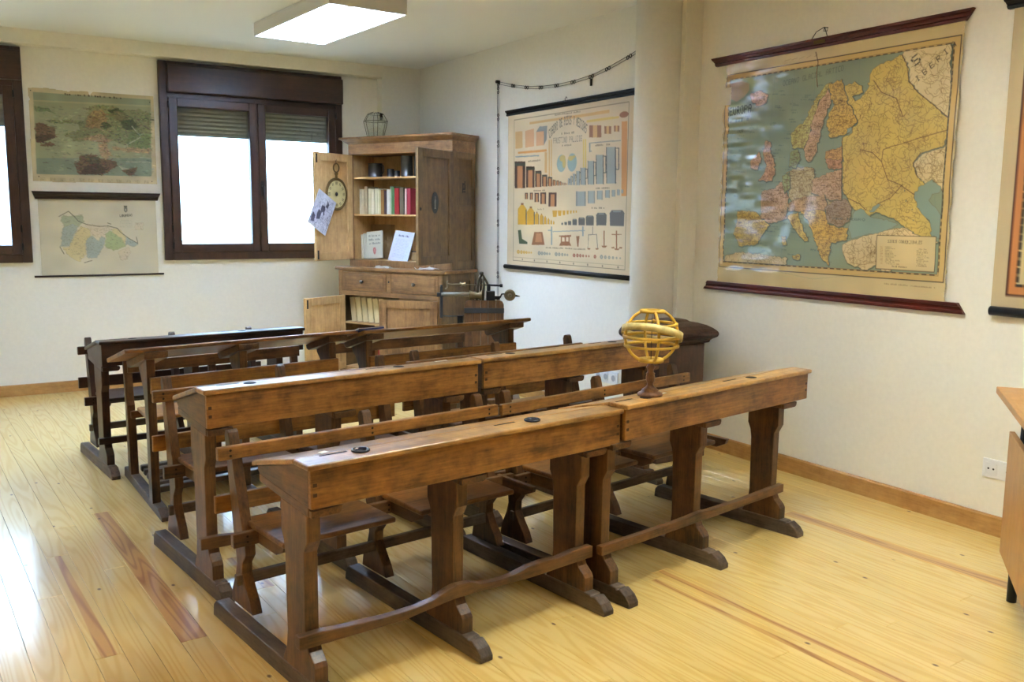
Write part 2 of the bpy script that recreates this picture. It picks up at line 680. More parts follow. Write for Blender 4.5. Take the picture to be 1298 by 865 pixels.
# outlines of the printed sheets, in thousandths of each sheet
ART_JSON = '''{"E":{"p":[["kaz",[[966,325],[953,435],[877,453],[853,492],[872,545],[897,575],[926,558],[958,593],[985,696]]],["sib",[[789,70],[804,50],[953,44],[969,336],[907,274],[852,222],[817,171],[808,113]]],["rus",[[562,159],[610,151],[641,168],[647,195],[602,207],[615,225],[638,218],[665,173],[674,121],[701,96],[746,86],[789,70],[808,113],[817,171],[852,222],[907,274],[966,331],[965,380],[953,435],[877,453],[853,492],[872,545],[897,575],[866,614],[880,661],[931,730],[939,771],[898,778],[842,744],[795,708],[737,682],[702,699],[671,679],[641,672],[613,622],[586,584],[574,371],[616,356],[609,327],[635,321],[604,250],[578,223]]],["nor",[[358,399],[345,339],[374,309],[414,280],[443,206],[492,143],[511,137],[512,165],[469,210],[447,271],[431,346],[409,403]]],["swe",[[420,455],[410,409],[431,346],[447,271],[469,210],[506,164],[517,209],[499,276],[477,350],[462,426],[444,466]]],["fin",[[505,145],[560,132],[584,224],[604,250],[632,314],[586,359],[523,366],[505,314],[511,265],[535,230],[516,197]]],["uk",[[226,353],[252,364],[256,405],[271,440],[281,508],[265,542],[205,535],[227,506],[239,465],[219,410]]],["uk",[[163,441],[199,408],[216,437],[195,484],[157,475]]],["ice",[[140,135],[185,128],[231,154],[225,187],[181,195],[149,171]]],["ibe",[[103,678],[190,678],[264,740],[205,833],[119,846],[84,786]]],["fra",[[223,588],[282,576],[323,537],[352,618],[347,712],[260,734],[222,706]]],["ger",[[329,510],[384,486],[459,490],[468,542],[583,534],[589,622],[521,672],[408,672],[356,618]]],["pol",[[461,542],[581,496],[589,628],[539,634],[458,594]]],["dk",[[352,412],[380,407],[395,447],[377,486],[344,478]]],["dk",[[315,523],[346,504],[358,578],[333,591]]],["bal",[[507,422],[576,408],[580,464],[509,457]]],["bal2",[[509,457],[580,464],[581,498],[525,499]]],["ita",[[350,699],[401,685],[429,764],[453,804],[432,811],[384,752]]],["ita",[[329,794],[347,793],[353,827],[334,828]]],["ita",[[383,873],[418,869],[417,892],[389,889]]],["aus",[[405,619],[518,608],[534,672],[408,678],[355,678],[347,645]]],["bul",[[408,678],[521,672],[544,736],[621,748],[617,798],[549,813],[548,911],[513,880],[482,803],[451,724]]],["rom",[[521,666],[558,634],[608,628],[634,660],[625,716],[583,748],[537,723]]],["tur",[[606,811],[695,777],[786,751],[842,744],[898,778],[940,788],[972,798],[795,805],[797,926],[763,931],[749,890],[704,920],[629,899],[602,850]]],["afr",[[43,890],[137,871],[245,880],[363,888],[351,929],[42,922]]],["sea",[[897,575],[926,558],[961,593],[957,605],[924,615],[920,638],[965,696],[971,787],[934,771],[931,730],[880,661],[866,614]]],["sea",[[641,679],[671,666],[702,697],[738,711],[790,715],[813,732],[786,751],[695,777],[636,791],[623,748]]],["sea",[[701,679],[734,648],[746,654],[719,685]]],["sea",[[591,332],[609,327],[612,349],[592,354]]],["tear",[[5,51],[145,74],[147,127],[94,139],[21,127],[12,98]]]],"l":[[[810,413],[766,422],[739,432],[736,479],[763,552],[809,572],[866,614]],[[820,572],[779,625],[734,648]],[[810,413],[873,395],[964,375]],[[651,426],[699,441],[736,479]],[[613,622],[664,648],[689,672]],[[687,153],[719,204],[777,235],[804,308]],[[817,171],[852,222],[907,274],[966,331]],[[789,70],[808,113],[817,171]],[[877,453],[853,492],[872,545]],[[832,72],[846,130],[880,169],[921,170],[960,148]],[[574,371],[586,584]]],"leg":[[790,802],[970,804],[972,931],[795,924]],"names":{"oc1":[359,73],"oc2":[617,64],"sib1":[857,132],"sib2":[955,82],"eur1":[26,158],"eur2":[139,142],"yr":[82,235],"blk":[663,734],"leg":[884,816],"legb":[884,908],"crack0":[497,14],"crack1":[508,133]}},"C":{"p":[["tan",[[201,65],[837,64],[837,82],[201,80]]],["yel",[[671,105],[902,106],[903,118],[671,118]]],["tan",[[70,115],[136,116],[138,224],[71,225]]],["pnk",[[162,117],[241,110],[243,222],[163,225]]],["pnk",[[261,133],[328,133],[329,222],[262,221]]],["gry",[[261,133],[289,102],[355,104],[352,189],[329,222],[328,133]]],["ora",[[95,246],[353,249],[354,264],[96,260]]],["tan",[[337,267],[358,268],[360,395],[339,394]]],["blu",[[72,274],[287,280],[288,288],[72,282]]],["tan",[[369,194],[380,195],[385,427],[374,426]]],["tan",[[388,192],[397,193],[401,417],[392,417]]],["yel",[[646,213],[655,214],[659,383],[651,386]]],["yel",[[661,213],[671,214],[676,382],[666,383]]],["ora",[[922,139],[959,140],[968,554],[932,553]]],["brn",[[692,136],[781,145],[783,214],[694,206]]],["tan",[[719,139],[751,142],[753,211],[721,209]]],["brn",[[803,152],[851,157],[852,200],[804,195]]],["tan",[[817,153],[835,155],[836,198],[819,197]]],["brn",[[870,156],[906,160],[907,193],[871,189]]],["tan",[[881,157],[894,159],[895,192],[882,190]]],["gry",[[918,240],[699,236],[699,242],[918,245]]],["gry",[[693,236],[703,237],[705,292],[695,291]]],["gry",[[696,285],[714,284],[714,290],[696,290]]],["dkb",[[65,308],[165,314],[168,487],[68,484]]],["org",[[91,330],[141,333],[143,486],[93,484]]],["grn",[[65,319],[166,324],[166,343],[66,338]]],["dkb",[[174,346],[250,351],[253,485],[176,483]]],["org",[[193,364],[232,366],[234,485],[195,484]]],["grn",[[174,355],[251,359],[251,373],[174,370]]],["dkb",[[256,379],[311,381],[313,484],[258,482]]],["org",[[270,392],[298,393],[300,483],[272,483]]],["grn",[[256,385],[312,388],[312,399],[256,396]]],["dkb",[[317,406],[362,408],[363,482],[318,480]]],["org",[[328,415],[351,416],[352,481],[329,481]]],["grn",[[317,410],[362,412],[362,420],[317,419]]],["dkb",[[367,422],[404,423],[405,481],[368,480]]],["org",[[376,429],[395,430],[396,481],[377,481]]],["grn",[[367,425],[404,427],[404,433],[367,432]]],["dkb",[[409,442],[434,443],[435,479],[410,478]]],["org",[[415,447],[428,447],[429,479],[416,478]]],["dkb",[[439,449],[462,449],[462,478],[439,477]]],["org",[[445,452],[456,453],[457,478],[445,478]]],["dkb",[[466,455],[482,455],[483,479],[467,478]]],["org",[[470,458],[478,458],[479,479],[471,478]]],["dkb",[[489,462],[500,463],[500,478],[489,477]]],["org",[[492,464],[497,464],[498,478],[492,477]]],["dkb",[[507,464],[516,465],[516,478],[507,478]]],["org",[[509,466],[513,466],[514,478],[509,478]]],["dkb",[[522,468],[529,469],[529,477],[523,477]]],["org",[[524,469],[527,469],[528,477],[524,477]]],["dkb",[[166,519],[194,519],[194,559],[167,558]]],["org",[[173,524],[187,524],[188,558],[174,558]]],["dkb",[[211,518],[239,519],[239,564],[212,564]]],["org",[[218,524],[232,524],[233,564],[219,564]]],["dkb",[[253,519],[292,520],[293,579],[254,579]]],["org",[[263,526],[283,527],[284,579],[264,579]]],["dkb",[[304,518],[354,519],[356,592],[306,592]]],["org",[[317,527],[342,528],[343,592],[318,592]]],["dkb",[[376,520],[443,522],[445,608],[377,608]]],["org",[[393,531],[426,532],[428,608],[394,608]]],["blg",[[818,271],[887,276],[893,481],[824,479]]],["blk",[[879,276],[887,276],[893,481],[885,481]]],["blk",[[818,271],[823,271],[829,479],[824,479]]],["blk",[[902,282],[909,282],[912,404],[906,404]]],["blk",[[887,281],[907,282],[908,287],[887,285]]],["blk",[[891,399],[911,400],[911,405],[891,404]]],["blg",[[746,311],[801,315],[806,481],[750,479]]],["blk",[[795,314],[801,315],[806,481],[799,481]]],["blk",[[746,311],[750,311],[755,479],[750,479]]],["blk",[[814,320],[819,321],[822,419],[816,418]]],["blk",[[802,319],[818,321],[818,325],[802,324]]],["blk",[[804,414],[821,415],[821,420],[804,419]]],["blg",[[686,342],[733,345],[736,482],[689,480]]],["blk",[[727,345],[733,345],[736,482],[731,482]]],["blk",[[686,342],[689,342],[693,481],[689,480]]],["blk",[[743,350],[748,351],[750,430],[745,430]]],["blk",[[733,350],[747,351],[747,355],[733,355]]],["blk",[[735,427],[749,428],[749,432],[735,431]]],["blg",[[632,379],[672,381],[675,482],[635,480]]],["blk",[[667,381],[672,381],[675,482],[670,481]]],["blk",[[632,379],[636,380],[638,480],[635,480]]],["blk",[[681,387],[685,387],[686,444],[682,444]]],["blk",[[672,386],[684,387],[684,392],[672,391]]],["blk",[[674,441],[686,442],[686,446],[674,445]]],["blg",[[601,397],[627,399],[629,482],[603,481]]],["blk",[[624,398],[627,399],[629,482],[626,482]]],["blk",[[601,397],[603,397],[605,481],[603,481]]],["blk",[[632,404],[635,404],[636,450],[633,450]]],["blk",[[627,403],[634,404],[634,409],[627,408]]],["blk",[[628,448],[635,449],[635,452],[628,452]]],["blg",[[573,412],[593,413],[594,481],[575,480]]],["blk",[[591,413],[593,413],[594,481],[592,481]]],["blk",[[573,412],[575,412],[577,480],[575,480]]],["blk",[[597,418],[599,418],[600,455],[598,455]]],["blk",[[593,418],[599,418],[599,423],[593,423]]],["blk",[[594,454],[600,454],[600,457],[594,457]]],["blg",[[552,423],[567,424],[569,480],[553,479]]],["blk",[[565,424],[567,424],[569,480],[567,480]]],["blk",[[552,423],[553,423],[555,479],[553,479]]],["blk",[[571,429],[572,429],[573,459],[571,459]]],["blk",[[567,429],[572,429],[572,434],[567,434]]],["blk",[[568,457],[573,457],[573,460],[568,460]]],["blg",[[535,437],[548,438],[549,479],[536,479]]],["blk",[[546,438],[548,438],[549,479],[547,479]]],["blk",[[535,437],[536,437],[537,479],[536,479]]],["blk",[[551,443],[552,443],[553,464],[551,464]]],["blk",[[548,443],[552,443],[552,448],[548,448]]],["blk",[[549,463],[553,463],[553,465],[549,465]]],["gry",[[600,519],[676,520],[678,606],[602,606]]],["blg",[[611,519],[664,520],[667,606],[613,606]]],["gry",[[690,518],[743,519],[745,592],[692,592]]],["blg",[[698,518],[735,519],[737,592],[700,592]]],["gry",[[757,518],[799,519],[801,571],[759,570]]],["blg",[[764,518],[793,519],[794,571],[765,570]]],["gry",[[817,516],[850,517],[851,561],[818,560]]],["blg",[[822,516],[845,517],[846,561],[823,560]]],["gry",[[863,516],[888,516],[890,555],[865,555]]],["blg",[[867,516],[885,516],[886,555],[868,555]]],["gry",[[900,515],[919,516],[920,548],[901,548]]],["blg",[[903,515],[916,515],[917,548],[904,548]]],["gry",[[930,516],[943,516],[944,538],[930,537]]],["blg",[[932,516],[941,516],[942,538],[932,537]]],["gol",[[129,596],[155,597],[183,623],[185,725],[102,726],[101,622]]],["blk",[[175,626],[183,626],[185,725],[176,725]]],["brn",[[129,584],[154,584],[154,597],[129,597]]],["gol",[[209,618],[232,618],[255,641],[257,724],[187,725],[186,641]]],["blk",[[249,643],[256,643],[257,724],[250,724]]],["brn",[[210,607],[231,607],[231,618],[210,618]]],["gol",[[271,648],[282,648],[295,659],[296,721],[259,722],[258,660]]],["blk",[[291,661],[295,661],[296,721],[292,722]]],["brn",[[271,642],[282,642],[282,648],[271,648]]],["gol",[[313,659],[323,659],[334,669],[335,721],[303,721],[302,669]]],["blk",[[330,670],[334,670],[335,721],[331,721]]],["brn",[[313,654],[322,654],[322,659],[313,659]]],["gol",[[346,672],[354,672],[362,680],[363,720],[339,721],[339,680]]],["blk",[[360,680],[362,680],[363,720],[361,720]]],["brn",[[347,668],[354,668],[354,672],[347,672]]],["gol",[[376,685],[382,684],[388,691],[389,720],[370,720],[370,691]]],["blk",[[386,691],[388,691],[389,720],[387,720]]],["brn",[[376,681],[382,681],[382,684],[376,685]]],["gol",[[400,694],[405,694],[409,698],[410,720],[396,720],[396,698]]],["blk",[[408,699],[410,699],[410,720],[409,720]]],["brn",[[400,691],[404,691],[405,694],[400,694]]],["gol",[[423,701],[426,701],[430,704],[431,719],[419,720],[419,705]]],["blk",[[429,705],[430,705],[431,719],[430,719]]],["brn",[[423,699],[426,699],[426,701],[423,701]]],["gol",[[411,634],[452,634],[447,673],[418,673]]],["gol",[[456,634],[488,634],[484,666],[462,666]]],["gol",[[495,634],[519,634],[516,661],[499,661]]],["gol",[[528,634],[546,634],[544,656],[531,656]]],["gol",[[555,634],[570,634],[568,652],[557,652]]],["gol",[[579,634],[592,634],[590,649],[581,649]]],["gol",[[600,634],[611,634],[610,646],[602,646]]],["dgr",[[869,631],[941,631],[956,648],[955,721],[859,722],[854,648]]],["gry",[[874,635],[934,635],[928,644],[880,644]]],["dgr",[[768,647],[821,647],[833,659],[832,720],[761,721],[757,659]]],["gry",[[772,650],[816,650],[812,656],[776,656]]],["dgr",[[689,663],[732,663],[741,673],[741,721],[683,722],[680,673]]],["gry",[[692,666],[728,666],[724,670],[695,671]]],["dgr",[[630,675],[666,675],[674,683],[673,721],[625,721],[623,683]]],["gry",[[633,677],[662,677],[659,681],[636,681]]],["dgr",[[581,685],[607,685],[612,691],[612,722],[578,722],[576,691]]],["gry",[[583,687],[604,687],[602,689],[585,690]]],["dgr",[[545,696],[563,696],[567,700],[567,721],[542,721],[541,700]]],["gry",[[546,697],[561,697],[560,699],[547,699]]],["dgr",[[515,703],[531,703],[534,706],[534,721],[513,721],[512,706]]],["gry",[[517,704],[529,704],[528,705],[518,705]]],["dgr",[[490,708],[501,708],[503,710],[503,722],[488,722],[488,711]]],["gry",[[491,709],[500,709],[499,710],[491,710]]],["dgn",[[103,763],[131,762],[143,820],[194,840],[194,854],[117,854]]],["brn",[[255,772],[328,770],[349,852],[232,857]]],["org",[[273,780],[316,779],[327,835],[264,837]]],["blu",[[376,755],[415,754],[415,761],[376,762]]],["blu",[[401,734],[413,733],[415,849],[403,850]]],["blu",[[415,763],[675,750],[675,755],[416,768]]],["blu",[[654,729],[664,729],[666,786],[655,787]]],["brn",[[471,789],[569,782],[569,793],[556,793],[557,827],[571,848],[472,852],[486,829],[485,795],[471,796]]],["pap",[[494,798],[516,798],[517,825],[495,825]]],["pap",[[528,797],[547,797],[548,824],[528,824]]],["dgr",[[701,775],[766,772],[766,775],[701,779]]],["dgr",[[731,728],[735,728],[736,775],[732,775]]],["dgr",[[701,779],[705,779],[701,859],[699,859]]],["dgr",[[762,775],[766,775],[775,856],[771,856]]],["brn",[[695,857],[720,856],[716,865],[699,865]]],["brn",[[756,855],[781,854],[777,862],[761,863]]],["brn",[[814,750],[822,750],[824,837],[816,838]]],["brn",[[800,838],[842,837],[830,848],[810,849]]],["brn",[[901,748],[909,748],[912,849],[904,850]]],["brn",[[873,769],[941,766],[941,770],[873,774]]],["brn",[[871,843],[894,842],[891,850],[875,851]]],["brn",[[925,841],[947,840],[944,848],[929,849]]],["brn",[[891,850],[929,849],[921,858],[899,859]]],["brn",[[608,788],[634,787],[627,851],[618,851]]]],"e":[["blu2",[479,344],38,53],["blu2",[565,344],37,55],["och",[487,314],24,20],["och",[501,345],14,30],["och",[554,318],22,15],["och",[579,310],12,9],["brn",[936,102],30,17],["gol",[110,908],14,13],["gol",[139,908],12,12],["gol",[164,908],11,10],["gol",[187,908],10,9],["gol",[210,908],8,7],["gol",[230,908],7,6],["gry",[302,907],12,13],["gry",[326,907],11,11],["gry",[350,907],10,10],["gry",[371,907],9,8],["gry",[393,907],7,7],["gry",[448,906],12,12],["gry",[474,906],10,11],["gry",[499,906],9,10],["gry",[521,906],8,8],["gry",[541,906],7,7],["red",[594,906],11,11],["red",[620,905],10,11],["red",[643,905],9,10],["red",[664,905],8,8],["red",[688,905],6,7],["red",[708,905],6,6],["red",[754,905],10,11],["gry",[802,904],11,12],["gry",[830,904],9,10],["gry",[857,904],9,9],["gry",[884,904],8,8],["gry",[909,904],6,6],["gry",[934,904],5,5]],"t":{"a0":[373,181],"a1":[523,106],"a2":[669,175],"f0":[409,219],"f1":[642,224],"s0":[462,169],"s1":[580,172],"q0":[481,242],"q1":[560,243],"w0":[190,320],"w1":[303,319],"j0":[740,261],"j1":[858,264],"h0":[419,50],"h1":[624,52],"k0":[245,510],"k1":[363,511],"m0":[749,508],"m1":[850,508],"n0":[359,872],"n1":[682,869],"o0":[714,624],"o1":[817,623],"g0":[281,629],"g1":[338,628]}},"D":{"p":[["sea1",[[43,61],[973,54],[953,905],[34,917]]],["sky",[[43,61],[973,54],[971,125],[42,141]]],["hor",[[42,141],[971,118],[970,135],[42,158]]],["sea2",[[37,749],[960,701],[953,905],[34,917]]],["gr1",[[41,207],[147,218],[179,258],[49,260]]],["gr2",[[132,340],[429,330],[473,237],[434,207],[517,158],[661,145],[743,194],[871,169],[961,203],[956,501],[941,616],[802,596],[596,511],[360,553],[253,492],[385,429],[367,362],[150,372]]],["br1",[[451,287],[515,200],[576,208],[605,275],[591,372],[507,406],[426,398]]],["gr3",[[539,376],[582,325],[642,369],[589,407]]],["gr3",[[608,192],[702,170],[721,210],[647,243]]],["gr4",[[606,233],[721,203],[793,259],[758,346],[676,310]]],["pk",[[361,526],[473,491],[546,459],[596,511],[647,521],[583,567],[502,544]]],["gr3",[[718,307],[813,286],[864,352],[809,398],[736,390]]],["gr2b",[[798,413],[958,444],[953,587],[856,600],[751,543]]],["wht",[[750,564],[871,471],[876,481],[761,570]]],["wht",[[871,471],[800,357],[809,353],[880,464]]],["pk2",[[521,571],[584,553],[621,676],[576,749],[528,668]]],["pk2",[[634,592],[953,601],[945,651],[643,633]]],["rock",[[39,380],[82,377],[192,422],[193,510],[122,569],[44,587]]],["rock",[[67,612],[142,570],[184,605],[129,629]]],["rockd",[[38,507],[189,497],[192,524],[93,577],[44,584]]],["rock",[[330,788],[384,703],[466,685],[536,723],[660,751],[668,800],[571,889],[356,904]]],["rockd",[[399,826],[493,780],[573,833],[550,896],[366,904]]],["rockg",[[414,708],[526,709],[513,779],[431,783]]],["rock",[[703,848],[843,806],[803,879],[760,902]]],["wht",[[679,800],[773,831],[709,843]]],["wht",[[744,747],[948,744],[947,753],[744,757]]],["wht",[[852,692],[949,701],[949,710],[863,703]]]],"edge":[[4,17],[146,7],[292,24],[311,31],[332,16],[462,14],[475,50],[502,14],[666,14],[1003,9],[999,243],[994,670],[996,989],[630,988],[222,992],[2,989],[0,724],[5,350],[6,151],[16,137],[4,98]],"t":{"a":[281,58],"b":[737,58],"c":[38,944],"d":[941,960]}},"F":{"p":[["gn",[[192,223],[305,221],[363,206],[369,297],[319,359],[278,465],[196,389],[198,329],[181,283]]],["bl",[[191,382],[273,328],[319,359],[277,496],[235,618],[169,624],[173,510]]],["ye",[[338,358],[423,404],[410,512],[369,589],[374,728],[322,827],[248,771],[178,632],[234,625],[287,481]]],["pkk",[[378,328],[658,381],[588,405],[525,529],[430,466]]],["bl",[[375,543],[430,481],[485,559],[507,482],[545,513],[522,637],[459,776],[382,774]]],["gn2",[[547,467],[588,412],[684,514],[720,625],[609,678],[537,638]]],["ye",[[588,397],[658,389],[724,499],[710,617],[684,514],[616,451]]],["bl",[[724,507],[827,586],[826,610],[780,633],[711,601]]],["pkk",[[648,686],[740,641],[758,704],[715,798],[664,812]]],["pkl",[[805,310],[881,310],[873,405],[807,405]]]],"l":[[[164,231],[246,162],[295,237],[322,290],[396,335],[492,358],[570,350],[648,381],[676,436],[744,515],[822,586]],[[159,624],[189,716]],[[351,835],[419,806]],[[567,311],[596,327]],[[810,499],[822,578]]],"t":{"t0":[678,233],"t1":[788,222],"cr":[730,131],"n0":[676,280],"n1":[783,389]}}}'''


# ================================================================== THE SETTING
M_WALL = plain('cream_plaster', rgb(240, 236, 224), 0.85, bump=0.12, scale=180, var=0.025)
M_CEIL = plain('ceiling_white', rgb(240, 239, 234), 0.9, bump=0.08, scale=150)
M_OAK = {a: wood('oak_skirting', rgb(158, 112, 58), rgb(196, 150, 88), a, 0.4, 0.06, 1.0, 0.1) for a in 'XY'}

# floor: a subfloor below, boards one by one in view, plain boarding behind the camera
PH = 0.05
PW = 0.0825
PD = Vector((-math.sin(PH), math.cos(PH), 0))      # along the boards
PQ = Vector((math.cos(PH), math.sin(PH), 0))       # across them
floor = struct('floor', MB().box(XL, XF + .02, YR, YW + .02, -0.06, -0.0125), plain('subfloor', rgb(92, 62, 36), 0.9))
M_PINE = pine('pine_boards')
HEARTS = {0: pine('pine_heart_broad', 0.75, 0.011), -3: pine('pine_heart_side', 0.42, 0.011), 4: pine('pine_heart_short', 0.8, 0.004),
          19: pine('pine_heart_line', 0.28, 0.001), 20: pine('pine_heart_strip', 0.25, -0.001), 32: pine('pine_heart_pale', 0.6, 0.0, rgb(246, 214, 168))}
JOINTS = {0: [4.33, 2.83], -3: [3.85, 2.858], 4: [3.46, 3.10], 19: [2.37], 20: [2.42], 32: [2.6]}
rng = random.Random(11)
plank_meshes = {}


def plank_mesh(length, key, mat):
    if (length, key) not in plank_meshes:
        h, w = length / 2 - .0004, PW / 2 - .0004
        m = MB()
        c = 0.0010
        m.frustum((-h, h, -w, w), (-h, h, -w, w), -0.0125, -c)
        m.frustum((-h, h, -w, w), (-h + c, h - c, -w + c, w - c), -c, 0.0)
        plank_meshes[(length, key)] = m.mesh('plank', mat)
    return plank_meshes[(length, key)]


n_planks = 0
for k in range(-16, 42):
    q = 0.7 + PW * (k + .5)
    # where this row meets the walls (approximate p range kept inside the room)
    p0 = 0.9 if k < 24 else 1.1
    p1 = YW + 0.10 + (0.05 - 0.05 * q)
    cuts = list(JOINTS.get(k, []))
    if not cuts:
        cuts = [p0 + rng.uniform(.4, 2.0)]
    top, bot = max(cuts), min(cuts)
    while top < p1 - 1.2:
        top += rng.choice((1.8, 2.0, 2.2, 2.4))
        cuts.append(top)
    while bot > p0 + 1.2:
        bot -= rng.choice((1.8, 2.0, 2.2))
        cuts.append(bot)
    cuts = sorted([c for c in cuts if p0 < c < p1] + [p0, p1])
    for a, b in zip(cuts[:-1], cuts[1:]):
        mid = (a + b) / 2
        c = PQ * q + PD * mid
        e0, e1 = PQ * q + PD * a, PQ * q + PD * b
        if min(e0.x, e1.x) - PW / 2 > XF:
            continue
        heart = k in HEARTS and ((k, True) if (JOINTS[k][0] + .05 > b and (len(JOINTS[k]) < 2 or a > JOINTS[k][1] - .05)) else None)
        ln = round(b - a, 3)
        me = plank_mesh(ln, k if heart else 'pine', HEARTS[k] if heart else M_PINE)
        o = bpy.data.objects.new('plank', me)
        COL.objects.link(o)
        o.location = c
        # boards run along local X: turn X onto PD
        o.rotation_euler = (0, 0, math.pi / 2 + PH)
        o.parent = floor
        n_planks += 1
rest = MB()
rest.box(XL, XF, YR, 0.86, -0.0125, -0.001)
rest.box(XL, -0.86, 0.86, YW, -0.0125, -0.001)
rest.build('rear_boarding', M_PINE, floor, kind='stuff')

# walls
WIN = [(-0.94, 0.545, 0.985, 2.515), (1.472, 2.955, 0.985, 2.515)]
w = MB()
T = 0.28
xs = [XL] + [e for a in WIN for e in a[:2]] + [XB + .3]
for i in range(0, len(xs), 2):
    w.box(xs[i], xs[i + 1], YW, YW + T, -0.06, ZC + .1)
for a in WIN:
    w.box(a[0], a[1], YW, YW + T, -0.06, a[2])
    w.box(a[0], a[1], YW, YW + T, a[3], ZC + .1)
struct('wall_back', w, M_WALL)
w = MB()
w.box(XF, XF + .2, YR - .2, YSTEP, -0.06, ZC + .1)
struct('wall_right', w, M_WALL)
struct('wall_corner', MB().box(XB, XF + .2, YSTEP, YW, -0.06, ZC + .1), M_WALL)
struct('wall_left', MB().box(XL - .2, XL, YR - .2, YW + T, -0.06, ZC + .1), M_WALL)
struct('wall_front', MB().box(XL, XF, YR - .2, YR, -0.06, ZC + .1), M_WALL)
struct('ceiling', MB().box(XL - .2, XF + .2, YR - .2, YW + T, ZC, ZC + .12), M_CEIL)
struct('trim_1', MB().box(XL, XB, YBEAM, YW, ZBEAM, ZC), M_WALL)['label'] = 'beam over the windows'
struct('trim_2', MB().box(3.295, XB, YBEAM + .001, YW, 0.0, ZBEAM), M_WALL)['label'] = 'corner pilaster'
col = MB().lathe([(0.142, 0.0), (0.142, ZC)], (3.615, 4.19, 0), 48)
struct('trim_3', col, M_WALL)['label'] = 'round column'

# skirting
def skirting(name, x0, x1, y0, y1, ax):
    m = MB()
    if ax == 'X':
        m.prism([(y0, 0.0), (y1, 0.0), (y1, .083), (y0 + .005, .083), (y0, .076)], 'x', x0, x1)
    else:
        m.prism([(x0, 0.0), (x1, 0.0), (x1, .088), (x0 + .005, .088), (x0, .08)], 'y', y0, y1)
    return struct(name, m, M_OAK[ax])
skirting('baseboard_back', XL, 3.29, YW - .014, YW, 'X')
skirting('baseboard_right', XF - .014, XF, YR, YSTEP, 'Y')
skirting('baseboard_corner', XB - .014, XB, 4.34, YBEAM, 'Y')

# yard outside, far overexposed through the panes
struct('ground', MB().box(-45, 45, YW + T + .3, 70, -.9, -.6), plain('yard_concrete', rgb(150, 146, 138), 0.9, var=.15, scale=8))

# windows
M_BROWN = {a: wood('brown_window', rgb(44, 26, 18), rgb(72, 45, 32), a, 0.38, 0.04, 1.2, 0.08) for a in 'XZ'}
M_SLAT = plain('shutter_slat', rgb(124, 120, 108), 0.6)
M_BLACK = plain('black_iron', rgb(26, 25, 25), 0.45, 0.4)
M_STEEL = plain('bright_steel', rgb(190, 190, 188), 0.3, 0.9)
GLASS = glass('window_glass', (0.97, 0.99, 0.98, 1))


def window(n, a, handle):
    x0, x1, z0, z1 = a
    root = thing('window_%d' % n, (0, 0, 0), kind='structure')
    yf, yb = YW - .035, YW + .05
    f = MB()
    f.box(x0, x0 + .062, yf, yb, z0, z1).box(x1 - .062, x1, yf, yb, z0, z1)
    f.box(x0 + .062, x1 - .062, yf, yb, z0, z0 + .062).box(x0 + .062, x1 - .062, yf, yb, z1 - .03, z1)
    f.build('window_frame', M_BROWN['Z'], root, .004)
    b = MB().box(x0 + .058, x1 - .005, yf - .05, yb, z1 - .235, z1 - .03)
    b.build('shutter_box', M_BROWN['X'], root, .008)
    f2 = MB().box(x0 + .062, x1 - .062, yf + .01, yb, z1 - .275, z1 - .235)
    f2.build('head_rail', M_BROWN['X'], root, .003)
    zt = z1 - .275
    mid = (x0 + x1) / 2 + .01
    st = MB().box(mid - .02, mid + .02, YW + .018, YW + .048, z0 + .062, zt).box(x0 + .06, x0 + .075, YW + .018, YW + .048, z0 + .062, zt).box(x1 - .075, x1 - .06, YW + .018, YW + .048, z0 + .062, zt)
    st.build('stop_bead', M_BROWN['Z'], root)
    mid = (x0 + x1) / 2 + .01
    sw = .066
    for i, (a0, a1) in enumerate(((x0 + .062, mid), (mid, x1 - .062))):
        s = MB()
        ys, ye = yf - .012, yf + .05
        lo = z0 + .062
        s.box(a0 + .0015, a0 + sw, ys, ye, lo, zt).box(a1 - sw, a1 - .0015, ys, ye, lo, zt)
        sash = s.build('sash', M_BROWN['Z'], root, .005)
        MB().box(a0 + sw, a1 - sw, ys, ye, lo, lo + sw).box(a0 + sw, a1 - sw, ys, ye, zt - sw, zt).build('sash_rail', M_BROWN['X'], sash, .005)
        MB().box(a0 + sw - .004, a1 - sw + .004, YW, YW + .006, lo + sw - .004, zt - sw + .004).build('pane', GLASS, sash)
        hx = a0 if i == 0 else a1
        for zz in (lo + .03, lo + .16, zt - .08):
            MB().lathe([(.007, zz), (.007, zz + .05)], (hx, ys - .006, 0), 8).build('hinge', M_BLACK, sash)
    if handle:
        h = MB().box(mid + .012, mid + .036, yf - .022, yf - .012, 1.50, 1.62).tube([(mid + .024, yf - .022, 1.58), (mid + .024, yf - .05, 1.58), (mid + .024, yf - .052, 1.47)], .008, 8)
        h.build('handle', M_BLACK, root)
    for k in range(10):
        zz = 1.962 + k * .032
        m = MB().prism([(YW + .075, zz), (YW + .083, zz), (YW + .087, zz + .016), (YW + .083, zz + .0318), (YW + .075, zz + .0318), (YW + .070, zz + .016)], 'x', x0 + .05, x1 - .05)
        m.build('slat', M_SLAT, root)
    return root


window(1, WIN[0], True)
window(2, WIN[1], True)
for i, a in enumerate(WIN):
    pl = bpy.data.lights.new('window_portal', 'AREA')
    pl.shape = 'RECTANGLE'
    pl.size, pl.size_y = a[1] - a[0], a[3] - a[2]
    pl.cycles.is_portal = True
    po = bpy.data.objects.new('window_portal', pl)
    COL.objects.link(po)
    po.location = ((a[0] + a[1]) / 2, YW + .13, (a[2] + a[3]) / 2)
    po.rotation_euler = (R(-90), 0, 0)

# ceiling lamps: white sheet-metal trough with louvre
M_LAMPBODY = plain('lamp_enamel', rgb(225, 222, 214), 0.45)
M_LOUVRE = plain('lamp_louvre', rgb(235, 235, 235), 0.3, 0.6)


